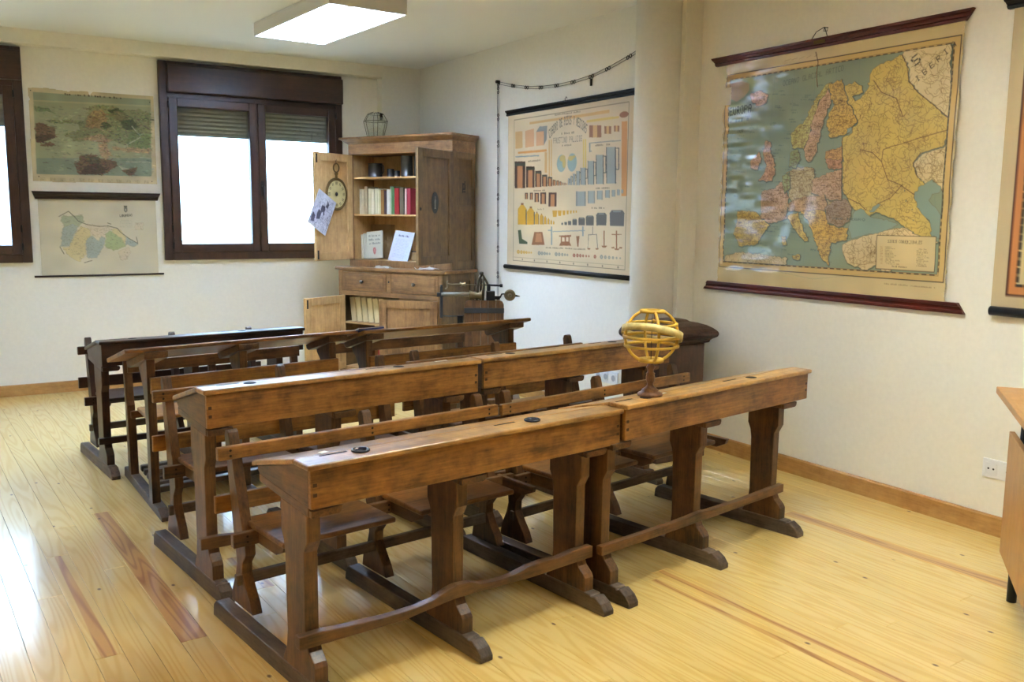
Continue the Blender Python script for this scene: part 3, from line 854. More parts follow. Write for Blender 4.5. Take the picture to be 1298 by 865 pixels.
def ceiling_lamp(x, y, rz, label, colour, power):
    M_TUBE = glow('lamp_tubes', colour, power)
    t = thing('ceiling_lamp', (x, y, ZC), rz, label, 'lamp')
    a, b, d = .2525, .607, -.088
    m = MB()
    m.box(-a, a, -b, b, -.012, 0).box(-a, -a + .006, -b, b, d, -.012).box(a - .006, a, -b, b, d, -.012)
    m.box(-a + .006, a - .006, -b, -b + .006, d, -.012).box(-a + .006, a - .006, b - .006, b, d, -.012)
    m.build('housing', M_LAMPBODY, t, .002)
    for i in range(4):
        xc = -a + .006 + (i + .5) * (2 * a - .012) / 4
        MB().lathe([(.013, -b + .02), (.013, b - .02)], (xc, 0, -.035), 12, 'y').build('tube', M_TUBE, t)
    for i in range(3):
        xc = -a + .006 + (i + 1) * (2 * a - .012) / 4
        MB().prism([(xc - .006, d + .002), (xc + .006, d + .002), (xc + .001, d + .042), (xc - .001, d + .042)], 'y', -b + .006, b - .006).build('louvre_bar', M_LOUVRE, t)
    bl = MB()
    n = 26
    for k in range(1, n):
        yc = -b + k * 2 * b / n
        bl.prism([(yc - .0035, d + .001), (yc + .0035, d + .001), (yc + .0006, d + .03), (yc - .0006, d + .03)], 'x', -a + .007, a - .007)
    bl.build('louvre_blades', M_LOUVRE, t, kind='stuff')
    return t


ceiling_lamp(2.156, 5.727, R(3.5), 'white louvred fluorescent ceiling lamp above the desks', LAMP_COOL, LAMP_A)
ceiling_lamp(2.25, 1.9, R(3.5), 'white louvred fluorescent ceiling lamp behind the viewer, out of the picture', LAMP_WHITE, LAMP_B)
ceiling_lamp(-1.35, 1.2, R(3.5), 'added unseen fill lamp at the rear left, shaped as a louvred ceiling lamp', FILL_WARM, FILL_C)  # invented warm fill out of view, for the desk fronts and near floor
ceiling_lamp(-0.7, 5.73, R(3.5), 'white louvred fluorescent ceiling lamp beyond the left picture edge', LAMP_COOL, LAMP_D)


# ================================================================== SCHOOL DESKS
def tone(k, d, l, rough=.42, coat=.12):
    return {a: wood(k, d, l, a, rough, .14, 1.0, .3, coat) for a in 'XYZ'}


T_WARM = tone('desk_oak', rgb(52, 34, 19), rgb(122, 83, 46))
T_FRONT = tone('desk_front', rgb(90, 56, 23), rgb(174, 120, 57))
T_SHELF_LIT = tone('desk_shelf', rgb(118, 78, 36), rgb(204, 156, 88), .34, .3)  # paler than the front: light on upward faces put into the colour
T_SEAT = tone('desk_seat', rgb(78, 50, 24), rgb(150, 104, 56), .36, .2)
T_GREY = tone('desk_sledge', rgb(54, 43, 35), rgb(112, 93, 76), .55, .0)
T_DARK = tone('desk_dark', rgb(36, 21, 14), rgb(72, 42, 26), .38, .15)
T_SLAT = tone('foot_slat_wood', rgb(46, 34, 28), rgb(84, 66, 54), .3, .35)
M_HOLE = plain('inkwell_hole', rgb(14, 10, 8), 0.9)
M_JOINT = plain('end_grain', rgb(66, 40, 20), 0.6)
M_SCREW = plain('iron_screws', rgb(40, 32, 28), 0.6, 0.5)

FRONT_WORN = [(-.03, .196), (.04, .196), (.12, .187), (.25, .178), (.36, .178), (.42, .186), (.47, .203), (.505, .210), (.555, .207), (.60, .19), (.66, .184),
              (.73, .186), (.80, .199), (.86, .201), (.93, .196), (1.00, .205), (1.09, .204)]


def box_desk(name, label, x, y, th, su, sv, sz, tones, u0=0.0, dv=0.0, worn=True, wells=('hole', 'hole'), L=1.196, ovl=.012, ovr=.012, u1=.021):
    """two-seat school bench: box desk with sloped lid on three trestles, sledge runners, bench with two back rails"""
    Wm, Fm, Gm, Sm = tones
    Tm = T_SEAT if Fm is T_FRONT else Fm
    t = thing(name, (x, y, 0), th, label, 'school desk', 'two-seat wooden school desks in rows')

    def fn(p):
        return (p[0] * su, p[1] * sv, p[2] * sz)
    mb = lambda: MB(fn)
    # --- box
    mb().box(u0, L, 0.0, .018, .561, .671).build('front_board', Fm['X'], t, .0025)
    side = [(.018, .561), (.018, .671), (.081, .671), (.345, .609), (.345, .597), (.33, .588)]
    for a, b in ((u0 + .0005, u0 + .0175), (L - .0175, L - .0005)):
        mb().prism(side, 'x', a, b).build('side_panel', Wm['Y'], t, .002)
    mb().prism([(.0185, .562), (.33, .589), (.33, .597), (.0185, .571)], 'x', u0 + .018, L - .018).build('box_bottom', Wm['X'], t)
    mb().box(u0 + .018, L - .018, .332, .344, .59, .608).build('back_board', Wm['X'], t)
    shelf = mb().box(u0 - ovl, L + ovr, -.012, .080, .6715, .688).build('shelf', Sm['X'], t, .005, 3)
    n = 2
    for i in range(n):
        a = u0 - ovl + i * (L + ovl + ovr - u0) / n + .0008
        b = u0 - ovl + (i + 1) * (L + ovl + ovr - u0) / n - .0008
        mb().prism([(.0815, .688), (.362, .6225), (.362, .607), (.0815, .6718)], 'x', a, b).build('lid', Sm['X'], t, .004)
    for c in (.179, .819):
        c = c if u0 == 0 else c + .02
        k = wells[0] if c < .5 else wells[1]
        if k == 'hole':
            mb().lathe([(.024, .6882), (.019, .6884)], (c, .046, 0), 20).build('inkwell_hole', M_HOLE, shelf)
    for c in (.06, .675):
        mb().box(c, c + .085, .060, .069, .6878, .6884).build('pen_groove', M_HOLE, shelf)
    dv_ = mb()
    for c in (u0 + .012, L - .012):
        for zz in (.600, .628):
            dv_.box(c - .006, c + .006, -.0005, .002, zz - .005, zz + .005)
    dv_.build('dovetail', M_JOINT, t)
    # --- trestles
    leg = [(.03, .536), (.03, .46), (.05, .425), (.052, .20), (.049, .17), (.034, .14), (.008, .118), (.0, .105), (.0, .056),
           (.205, .056), (.19, .085), (.176, .11), (.168, .16), (.172, .39), (.178, .425), (.192, .455), (.192, .5505)]
    post = [(.53, .056), (.70, .056), (.692, .10), (.66, .16), (.648, .20), (.655, .27), (.668, .31), (.718, .622), (.710, .640), (.697, .644), (.685, .638), (.680, .624),
            (.588, .315), (.575, .295), (.572, .245), (.602, .21), (.604, .175), (.58, .135), (.548, .095)]
    post = [(p[0] + dv, p[1]) for p in post]
    run = [(-.10, 0), (-.10, .018), (-.082, .04), (-.05, .058), (-.035, .052), (-.03, .058), (.715 + dv, .058), (.735 + dv, .04), (.74 + dv, 0)]
    for i, c in enumerate((u1, .524, 1.050)):
        mb().prism(leg, 'x', c - .021, c + .021).build('leg', Wm['Z'], t, .003)
        mb().prism(run, 'x', c - .024, c + .024).build('runner', Gm['Y'], t, .005)
        c0, c1 = (0.0005 if i == 0 and u0 == 0 else c - .022), c + .075
        r = .012
        cl = mb().prism([(c0 + .002, .555), (c0 + .002, .535), (c1 - r, .535), (c1 - r * .3, .535 + r * .3), (c1, .535 + r), (c1, .557)], 'y', .004, .02)
        cl.add([(c0, .02, .535), (c1 - .01, .02, .535), (c1 - .01, .335, .5635), (c0, .335, .5635), (c0, .02, .562), (c1 - .01, .02, .562), (c1 - .01, .335, .588), (c0, .335, .588)],
               [(0, 3, 2, 1), (4, 5, 6, 7), (0, 1, 5, 4), (1, 2, 6, 5), (2, 3, 7, 6), (3, 0, 4, 7)])
        cl.build('cleat', Wm['Y'], t, .002)
        cp = c + .045 if i < 2 else c + .03
        mb().prism(post, 'x', cp - .018, cp + .018).build('bench_post', Wm['Z'], t, .003)
        mb().prism([(.36 + dv, .333), (.59 + dv, .333), (.59 + dv, .288), (.42 + dv, .288), (.37 + dv, .31)], 'x', cp + .0185, cp + .038).build('seat_bearer', Wm['Y'], t, .002)
    if worn:
        top = FRONT_WORN
        pts = [(p[0], p[1]) for p in top] + [(1.09, .162), (.80, .158), (.5, .168), (.3, .150), (-.03, .158)]
    else:
        pts = [(-.03, .193), (.25, .19), (.45, .192), (.52, .197), (.58, .192), (.8, .190), (1.0, .195), (1.09, .197), (1.09, .162), (.5, .16), (-.03, .160)]
    mb().prism(pts, 'y', .026, .056).build('foot_rail', Wm['X'], t, .003)
    # --- bench
    r1 = mb().box(-.006, 1.147, .636 + dv, .660 + dv, .557, .601).build('back_rail', Fm['X'], t, .004)
    mb().box(0.0, 1.16, .690 + dv, .708 + dv, .365, .425).build('lower_back_rail', Fm['X'], t, .003)
    mb().box(.0, 1.16, .548 + dv, .572 + dv, .288, .334).build('seat_rail', Wm['X'], t, .003)
    mb().box(.03, 1.10, .606 + dv, .628 + dv, .135, .172).build('stretcher', Gm['X'], t, .003)
    for a, b in ((.07, .475), (.575, .985)):
        mb().box(a, b, .335 + dv, .645 + dv, .3345, .353).build('seat', Tm['X'], t, .006, 3)
    sc = mb()
    for c in (.035, .565, 1.10):
        for zz in (.570, .588):
            sc.lathe([(.0045, .6355 + dv), (.0045, .637 + dv)], (c, 0, zz), 8, 'y')
            sc.lathe([(.004, .5475 + dv), (.004, .549 + dv)], (c + .012, 0, zz - .268), 8, 'y')
    sc.build('screw_heads', M_SCREW, r1)
    return t, fn


OAK = (T_WARM, T_FRONT, T_GREY, T_SHELF_LIT)
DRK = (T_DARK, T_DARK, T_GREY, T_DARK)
deskA, fA = box_desk('school_desk', 'brown wooden school desk nearest the viewer, two dark inkwells in its worn shelf', .793, 2.283, .128, 1.0, 1.0, 1.0, OAK, wells=('w', 'w'), L=1.187, ovr=.006)
deskB, fB = box_desk('school_desk', 'brown wooden school desk carrying the yellow armillary sphere', 1.9365, 2.4155, .171, 1.043, .932, 1.020, OAK, u0=.046, ovl=.003, worn=False, u1=.010)
deskC, fC = box_desk('school_desk', 'brown wooden school desk directly behind the one with two inkwells, glare on its left end', .731, 3.155, .115, .971, .90, 1.09, OAK)
deskD, fD = box_desk('school_desk', 'brown wooden school desk between the round column and the desk with the armillary sphere', 1.955, 3.36, .13, 1.016, .935, 1.077, OAK, worn=False)
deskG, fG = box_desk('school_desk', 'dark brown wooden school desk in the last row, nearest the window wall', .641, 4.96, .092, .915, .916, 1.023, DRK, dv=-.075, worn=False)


def slope_desk(name, label, x, y, th, Ls, legs, shear, slats):
    """older form: one tilted plank on curved brackets, board below, bench behind, slatted foot grate"""
    t = thing(name, (x, y, 0), th, label, 'school desk', 'old sloping-top school desks')

    def fn(p):
        return (p[0] + shear * max(0, p[1]), p[1], p[2])
    Wm, Gm = T_WARM, T_GREY
    MB().prism([(0.0, .765), (.0, .750), (.255, .677), (.262, .690), (.258, .697), (.01, .767)], 'x', 0, Ls).build('desk_top', T_FRONT['X'], t, .003)
    leg = [(.03, .733), (.03, .05), (.105, .05), (.10, .30), (.103, .42), (.112, .50), (.135, .565), (.175, .61), (.215, .64), (.222, .678)]
    cleat = [(.004, .747), (.004, .716), (.225, .650), (.245, .656), (.252, .676)]
    run = [(-.10, 0), (-.10, .02), (-.05, .052), (.74, .052), (.75, 0)]
    post = [(.56, .05), (.63, .05), (.635, .38), (.665, .655), (.635, .66), (.60, .42), (.585, .40), (.582, .34), (.565, .22)]
    for i, c in enumerate(legs):
        MB(fn).prism(leg, 'x', c - .019, c + .019).build('leg', Wm['Z'], t, .003)
        MB().prism(cleat, 'x', c - .03, c + .075).build('cleat', Wm['Y'], t, .003)
        MB(fn).prism(run, 'x', c - .022, c + .022).build('runner', Gm['Y'], t, .004)
        MB(fn).prism(post, 'x', c - .02, c + .02).build('bench_post', Wm['Z'], t, .003)
    a, b = legs[0] - .005, legs[-1] + .025
    MB().box(a, b, .008, .0295, .556, .629).build('front_rail', T_FRONT['X'], t, .003)
    MB(fn).box(a, b, .602, .622, .56, .62).build('back_rail', Wm['X'], t, .003)
    MB(fn).box(a, b, .565, .585, .335, .372).build('seat_rail', Wm['X'], t, .003)
    MB(fn).box(a + .03, b - .02, .29, .57, .372, .390).build('seat', T_FRONT['X'], t, .005)
    if slats:
        for k in range(6):
            v = .165 + k * .082
            MB(fn).box(a + .04, b - .02, v, v + .042, .0525, .082).build('foot_slat', T_SLAT['X'], t, .006)
    MB(fn).box(a, b, .035, .06, .17, .205).build('stretcher', Gm['X'], t, .003)
    return t


deskE = slope_desk('sloping_desk', 'old desk with sloping plank top on curved brackets, third row at the window side', .631, 4.162, .1526, 1.158, (.112, .545, 1.022), .15, True)
deskF = slope_desk('sloping_desk', 'old desk with sloping plank top, a blue notebook lying at its left end', 1.79, 4.29, .0991, 1.09, (.042, .965), .08, False)


def on_desk(d, fn, p):
    return d.matrix_world @ Vector(fn(p)) if False else (Matrix.Translation(d.location) @ Matrix.Rotation(d.rotation_euler.z, 4, 'Z')) @ Vector(fn(p))


# inkwells in the front desk
M_INK = plain('ink_blue_black', rgb(18, 18, 26), 0.25)
M_RIM = plain('dark_glazed_rim', rgb(46, 46, 60), 0.2)
for c, lb in ((.179, 'dark glazed inkwell at the left end of the nearest desk'), (.819, 'dark glazed inkwell near the right end of the nearest desk, next to the middle gap')):
    p = on_desk(deskA, fA, (c, .046, .688))
    t = thing('inkwell', p, 0, lb, 'inkwell', 'inkwells in the front desk')
    MB().lathe([(.027, .0002), (.0275, .004), (.024, .0065), (.019, .0055), (.018, .001)], n=24).build('rim', M_RIM, t)
    MB().lathe([(.018, .0006), (.001, .0010)], n=20).build('ink', M_INK, t)

# scraps of paper left on the shelves
M_PAPER = plain('white_paper', rgb(236, 234, 226), 0.8)


def slip(name, label, d, fn, u, v, z, a, b, rz, mat=None):
    p = on_desk(d, fn, (u, v, z))
    m = MB().box(-a, a, -b, b, .0004, .0016)
    o = m.build(name, mat or M_PAPER, None, label=label, cat='paper slip')
    o.location = p
    o.rotation_euler = (0, 0, d.rotation_euler.z + rz)
    return o


slip('paper_slip', 'small white slip of paper on the shelf beside the armillary sphere', deskB, fB, .30, .055, .6885, .018, .006, .1)
slip('paper_slip', 'white paper scrap at the left end of the nearest desk shelf', deskA, fA, .085, .09, .689, .012, .009, .2)
slip('paper_slip', 'white paper scrap at the right end of the second-row desk shelf', deskC, fC, 1.04, .062, .6885, .030, .006, .05)

# blue notebook on the sloping desk
M_BLUE = plain('blue_cover', rgb(30, 40, 110), 0.5)
M_PAGES = plain('page_edges', rgb(226, 220, 202), 0.85)
p = on_desk(deskF, lambda q: q, (.012, .012, .7710))
t = thing('notebook', p, deskF.rotation_euler.z, 'thin blue notebook lying on the left end of a sloping desk top', 'notebook')
t.rotation_euler = (-.287, 0, deskF.rotation_euler.z)
MB().box(-.036, .11, .0, .21, .0, .006).box(-.036, .11, .0, .21, .0095, .0115).build('cover', M_BLUE, t, .0004)
MB().box(-.034, .109, .003, .207, .006, .0094).build('pages', M_PAGES, t)

# armillary sphere
M_YEL = plain('yellow_painted_wood', rgb(206, 164, 58), 0.5, var=0.18, scale=80)
M_BAND = plain('printed_zodiac_band', rgb(196, 176, 112), 0.55, var=0.3, scale=160)
M_TURN = wood('turned_stand', rgb(92, 58, 36), rgb(150, 104, 66), 'Z', .35, .05)
p = on_desk(deskB, fB, (0, 0, .688))
t = thing('armillary_sphere', (2.172, 2.517, p.z + .0003), 0.5, 'yellow wooden armillary sphere on a turned brown foot', 'armillary sphere')
MB().lathe([(.046, 0), (.047, .006), (.042, .012), (.03, .016), (.032, .022), (.02, .030), (.013, .036), (.011, .046), (.016, .056), (.017, .070), (.014, .078), (.017, .082),
            (.011, .088), (.012, .098), (.017, .106), (.012, .114), (.008, .122)], n=24).build('stand', M_TURN, t)
cz, rad = .222, .098


def ring(r, z, wz, wr, tilt=None, off=0.0, n=56, partial=None):
    """flat hoop: wz tall, wr thick"""
    m = MB()
    vs, fs = [], []
    for k in range(n):
        q = 2 * math.pi * k / n
        for rr, zz in ((r - wr, -wz), (r, -wz), (r, wz), (r - wr, wz)):
            v = Vector((rr * math.cos(q), rr * math.sin(q), zz + z))
            if tilt is not None:
                v = tilt @ v
            vs.append(v + Vector((0, 0, cz)))
    for k in range(n):
        j = (k + 1) % n
        for e in range(4):
            f = (e + 1) % 4
            fs.append((k * 4 + e, j * 4 + e, j * 4 + f, k * 4 + f))
    return m.add(vs, fs, True)


for k in range(2):      # meridian hoops cut by the polar discs: four arcs
    a0 = k * math.pi / 2 + .62
    m = MB()
    for s in (0, math.pi):
        pts = []
        for q in np.linspace(R(-66), R(64), 20):
            pts.append((rad * math.cos(q) * math.cos(a0 + s), rad * math.cos(q) * math.sin(a0 + s), cz + rad * math.sin(q)))
        m.tube(pts, .0056, 6)
    m.build('meridian', M_YEL, t)
ring(.047, .090, .005, .018).build('polar_ring', M_YEL, t)
ring(.046, -.090, .006, .03).build('polar_ring', M_YEL, t)
ring(.094, .043, .0042, .010).build('tropic_ring', M_YEL, t)
ring(.106, -.002, .005, .011).build('equator_ring', M_YEL, t)
ring(.101, -.036, .0042, .012).build('tropic_ring', M_YEL, t)
ring(.112, .008, .0135, .0035, Matrix.Rotation(R(19), 3, 'Y')).build('zodiac_band', M_BAND, t)
MB().tube([(0, 0, cz - .1), (0, 0, cz + .088)], .0012, 6).build('axis', M_BLACK, t)
MB().lathe([(.001, -.008), (.007, -.005), (.009, 0), (.007, .005), (.001, .008)], (.012, 0, cz + .052), 10).build('small_planet', M_YEL, t)
MB().tube([(0, 0, cz + .086), (.02, 0, cz + .08), (.03, 0, cz + .062), (.012, 0, cz + .055)], .003, 6).build('planet_arm', M_TURN, t)


# ================================================================== CUPBOARD IN THE CORNER
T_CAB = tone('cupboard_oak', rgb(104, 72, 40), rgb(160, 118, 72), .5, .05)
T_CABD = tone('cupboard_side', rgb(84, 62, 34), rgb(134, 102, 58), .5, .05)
T_PALE = tone('cupboard_inside', rgb(184, 142, 88), rgb(222, 182, 124), .55, .0)
CA = R(-63.5)
CX, CY = 3.225 - .446 * 1.12, 6.142 + .895 * 1.12
cup = thing('cupboard', (CX, CY, 0), CA, 'tall brown wooden cupboard with open doors standing across the corner', 'cupboard')
CUP = Matrix.Translation((CX, CY, 0)) @ Matrix.Rotation(CA, 4, 'Z')


def cw(x, y, z):
    return CUP @ Vector((x, y, z))


D0 = .45     # depth of the carcass
# lower half
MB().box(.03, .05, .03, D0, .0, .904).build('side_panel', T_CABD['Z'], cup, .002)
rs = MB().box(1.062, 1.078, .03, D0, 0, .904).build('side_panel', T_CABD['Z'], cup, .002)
m = MB().box(1.078, 1.09, .012, .09, 0, .904).box(1.078, 1.09, D0 - .06, D0, 0, .904).box(1.078, 1.09, .09, D0 - .06, .84, .904).box(1.078, 1.09, .09, D0 - .06, 0, .12)
m.build('side_frame', T_CABD['Z'], rs, .002)
MB().box(.05, 1.062, D0 - .012, D0, .06, .9).build('back_panel', T_PALE['Z'], cup)
MB().box(.05, 1.062, .04, D0 - .012, .08, .098).build('bottom_board', T_PALE['X'], cup)
MB().box(.05, 1.062, .06, D0 - .012, .458, .474).build('shelf', T_PALE['X'], cup, .001)
MB().box(.05, 1.062, .04, D0 - .012, .715, .73).build('drawer_floor', T_PALE['X'], cup)
m = MB().box(.03, .07, .012, .034, 0, .904).box(1.05, 1.078, .012, .034, 0, .904).box(.07, 1.05, .012, .034, .70, .738).box(.07, 1.05, .012, .034, .0, .085)
m.box(.07, 1.05, .012, .034, .893, .904).box(.535, .585, .012, .034, .738, .893)
m.build('front_frame', T_CAB['X'], cup, .002)
M_KNOB = plain('steel_knob', rgb(120, 112, 104), 0.3, 0.85)
for a, b, kx in ((.072, .533, .294), (.587, 1.048, .825)):
    dr = MB().box(a, b, .010, .034, .741, .891).build('drawer', T_CAB['X'], cup, .003)
    MB().box(a + .028, b - .028, .006, .0105, .762, .872).build('drawer_field', T_CAB['X'], dr, .003)
    MB().lathe([(.006, .008), (.006, -.006), (.014, -.012), (.015, -.018), (.009, -.024), (.001, -.025)], (kx, 0, .816), 14, 'y').build('knob', M_KNOB, dr)
MB().lathe([(.008, .012), (.008, .0105)], (.56, 0, .825), 10, 'y').build('keyhole', M_BLACK, cup)
MB().frustum((-.0, 1.12, 0, D0), (0, 1.12, 0, D0), .906, .931).build('counter_top', T_CAB['X'], cup, .006, 3)
# upper half
U0, U1, YU = .045, 1.095, .135
ls = MB().box(U0, U0 + .018, YU + .02, D0, .932, 1.842).build('side_panel', T_PALE['Z'], cup, .002)
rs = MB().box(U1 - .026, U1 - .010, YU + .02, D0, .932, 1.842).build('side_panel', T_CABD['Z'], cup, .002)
m = MB()
for a, b in ((YU + .0, YU + .06), (D0 - .045, D0)):
    m.box(U1 - .010, U1, a, b, .932, 1.842)
for a, b in ((.932, 1.0), (1.40, 1.435), (1.79, 1.842)):
    m.box(U1 - .010, U1, YU + .06, D0 - .045, a, b)
m.build('side_frame', T_CABD['Z'], rs, .003)
# small stencilled mark on the upper side panel
M_MARK = plain('stencil_black', rgb(38, 32, 24), 0.7)
mk = MB()
for y_, z_, a, b in ((.30, 1.60, .018, .006), (.29, 1.585, .006, .02), (.315, 1.575, .007, .018), (.30, 1.56, .02, .006), (.285, 1.545, .006, .014), (.31, 1.54, .014, .005), (.315, 1.615, .005, .008)):
    mk.box(U1 - .0099, U1 - .0090, y_ - a, y_ + a, z_ - b, z_ + b)
mk.build('stencil_mark', M_MARK, rs)
MB().box(U0 + .018, U1 - .026, D0 - .012, D0, .932, 1.842).build('back_panel', T_PALE['Z'], cup)
m = MB().box(U0, U0 + .04, YU, YU + .02, .932, 1.842).box(U1 - .03, U1 - .010, YU, YU + .02, .932, 1.842).box(U0 + .04, U1 - .03, YU, YU + .02, .932, .985)
m.build('front_frame', T_CAB['Z'], cup, .002)
MB().box(U0 + .018, U1 - .026, YU + .02, D0 - .012, .968, .985).build('bottom_board', T_PALE['X'], cup)
for z_ in (1.36, 1.662):
    MB().box(U0 + .018, U1 - .026, YU + .045, D0 - .012, z_ - .014, z_).build('shelf', T_PALE['X'], cup, .001)
cor = MB().box(U0, U1, YU, D0, 1.842, 1.926).frustum((U0 - .004, U1 + .004, YU - .004, D0), (U0 - .045, U1 + .03, YU - .045, D0), 1.926, 1.960)
cor.box(U0 - .055, U1 + .036, YU - .055, D0, 1.960, 1.978)
cor.build('cornice', T_CAB['X'], cup, .003)


def cup_door(hx, hy, z0, z1, w, ang, side, mat, pale, bolts=False):
    d = MB()
    s = side
    def bx(m, a, b, y0, y1, c, e):
        m.box(min(a * s, b * s), max(a * s, b * s), y0, y1, c, e)
    fr = .062
    bx(d, 0, fr, -.022, 0, z0, z1)
    bx(d, w - fr, w, -.022, 0, z0, z1)
    bx(d, fr, w - fr, -.022, 0, z0, z0 + fr)
    bx(d, fr, w - fr, -.022, 0, z1 - fr, z1)
    o = d.build('door', mat['Z'], cup, .002)
    o.location = (hx, hy, 0)
    o.rotation_euler = (0, 0, ang)
    p = MB()
    bx(p, fr - .004, w - fr + .004, -.0125, -.0095, z0 + fr - .004, z1 - fr + .004)
    p.build('door_panel', pale['Z'], o)
    if bolts:
        b = MB()
        for zz in (z0 + .012, z1 - .082):
            bx(b, w - .028, w - .014, 0, .004, zz, zz + .07)
        b.build('bolt', M_BLACK, o)
    return o, CUP @ Matrix.Translation((hx, hy, 0)) @ Matrix.Rotation(ang, 4, 'Z')


dUL, mUL = cup_door(.09, YU, .99, 1.838, .46, R(-87.5), 1, T_PALE, T_PALE, True)
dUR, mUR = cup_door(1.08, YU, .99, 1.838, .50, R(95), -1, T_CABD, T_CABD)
dLL, mLL = cup_door(.105, .008, .09, .70, .46, R(-90), 1, T_PALE, T_PALE, True)
dLR, mLR = cup_door(1.05, .008, .09, .70, .47, R(21), -1, T_CAB, T_CAB)
# dark oval emblem with a pale standing figure on the right door
MB().lathe([(.05, -.0123), (.05, -.0137)], (0, 0, 0), 28, 'y').build('oval_emblem', plain('emblem_dark', rgb(30, 34, 30), 0.5), dUR)
emb = dUR.children[-1]
emb.location = (-.255, 0, 1.448)
emb.scale = (1, 1, 1.6)
MB().prism([(-.012, -.028), (.012, -.028), (.006, -.02), (.008, 0), (.012, .012), (.004, .018), (.005, .03), (-.005, .03), (-.004, .018), (-.010, .006), (-.006, -.02)], 'y', -.0146, -.0138).build(
    'pale_figure', plain('emblem_pale', rgb(150, 148, 132), 0.6), emb)
MB().lathe([(.012, -.0222), (.012, -.024)], (-.47, 0, 1.40), 12, 'y').build('keyhole', M_BLACK, dUR)


# --- books on the middle shelf
def book(name, label, x, w, h, d, col, y=.20, z=1.3603, cat='book', group=None, lean=0.0, pages=True):
    t = thing(name, cw(x, y, z), CA, label, cat, group)
    if lean:
        t.rotation_euler = (0, lean, CA)
    m = plain('cover_%d_%d_%d' % col, rgb(*col), 0.65, var=.12, scale=50)
    k = MB()
    c = min(.003, w * .18)
    k.box(0, c, 0, d, 0, h).box(w - c, w, 0, d, 0, h).box(c, w - c, 0, c, 0, h)
    k.build('cover', m, t, .0008)
    MB().box(c, w - c, c, d - .004, .003, h - .003).build('pages', M_PAGES, t)
    return t


books = [
    (240, 270, 205, (198, 184, 148), 'pale tan book at the left end of the cupboard bookshelf'),
    (271, 303, 205, (204, 190, 152), 'second book from the left on the bookshelf, pale tan'),
    (306, 344, 226, (178, 160, 122), 'tallest tan book near the left of the bookshelf'),
    (354, 392, 208, (212, 200, 160), 'cream book right of the tallest tan book'),
    (393, 430, 205, (226, 216, 184), 'thick ivory book, fifth from the left on the bookshelf'),
    (440, 472, 208, (214, 206, 170), 'cream book after the first gap on the bookshelf'),
    (473, 492, 206, (222, 214, 178), 'thin ivory book in the middle of the bookshelf'),
    (493, 514, 200, (206, 198, 150), 'thin yellowish cream book left of the ochre book'),
    (515, 554, 200, (150, 104, 46), 'ochre brown book in the middle of the bookshelf'),
    (556, 588, 192, (66, 46, 52), 'dark purple-brown book right of the ochre one'),
    (590, 628, 200, (220, 218, 210), 'white book left of the green-striped one'),
    (630, 646, 226, (196, 206, 180), 'thin pale green book on the bookshelf'),
    (648, 684, 222, (92, 136, 84), 'green book on the bookshelf'),
    (686, 744, 212, (150, 30, 32), 'thick bright red book on the bookshelf'),
    (750, 800, 214, (112, 100, 78), 'grey-brown book right of the thick red one'),
    (812, 836, 206, (214, 178, 164), 'thin pinkish book near the right end of the bookshelf'),
    (838, 884, 208, (148, 42, 56), 'crimson book at the right end of the bookshelf'),
]
xb = lambda zx: .104 + (zx - 240) * .000829
for a, b, h, c, lb in books:
    book('book', lb, xb(a), (b - a) * .000829 - .0008, h * .001, .14, c, group='books on the cupboard shelf')

# --- pewter measures on the top shelf
M_PEW = plain('old_pewter', rgb(84, 84, 82), 0.35, 0.8, var=.2)


def mug(label, x, y, r, h, handle=0, flare=1.0, lid=False):
    t = thing('measure', cw(x, y, 1.6622), CA, label, 'measure', 'metal measures on the top shelf')
    MB().lathe([(r * 1.04, 0), (r * 1.04, .004), (r, .007), (r * flare, h - .006), (r * flare * 1.06, h - .003), (r * flare * 1.06, h), (r * flare * .93, h), (r * flare * .90, .008), (.001, .008)], n=24, caps=False).build('cup', M_PEW, t)
    if handle:
        q = handle
        MB().tube([(q * r * .97, -.0, h * .85), (q * (r + .028), 0, h * .82), (q * (r + .032), 0, h * .5), (q * (r + .02), 0, h * .28), (q * r * .98, 0, h * .22)], .005, 6).build('handle', M_PEW, t)
    return t


mug('broad pewter mug measure at the left of the top shelf', .235, .25, .058, .112, 1)
mug('small dark cup measure standing alone between mug and tiny cup', .378, .27, .028, .066)
mug('smallest pewter cup measure, next to the tall jug', .452, .26, .026, .050)
mug('tall cylindrical pewter jug measure on the top shelf', .548, .27, .050, .165, 0, .95)
mug('tall pewter measure half hidden behind the right-hand door edge', .66, .29, .045, .160)
# --- lower shelf of the upper half
BZ = .990
def booklet(name, label, x, y, w, h, th_, rx, ry, mat, cat, img=None):
    t = thing(name, cw(x, y, BZ), CA, label, cat)
    t.rotation_euler = (rx, ry, CA)
    if img is None:
        MB().box(0, w, 0, th_, 0, h).build('cover', mat, t, .0008)
    else:
        MB().box(0, w, 0, th_, 0, h).build('backing', mat, t, .0006)
        sheet('print_face', img, w, h, M_PRINT, t, off=-.0008).location = (0, 0, h)
    return t


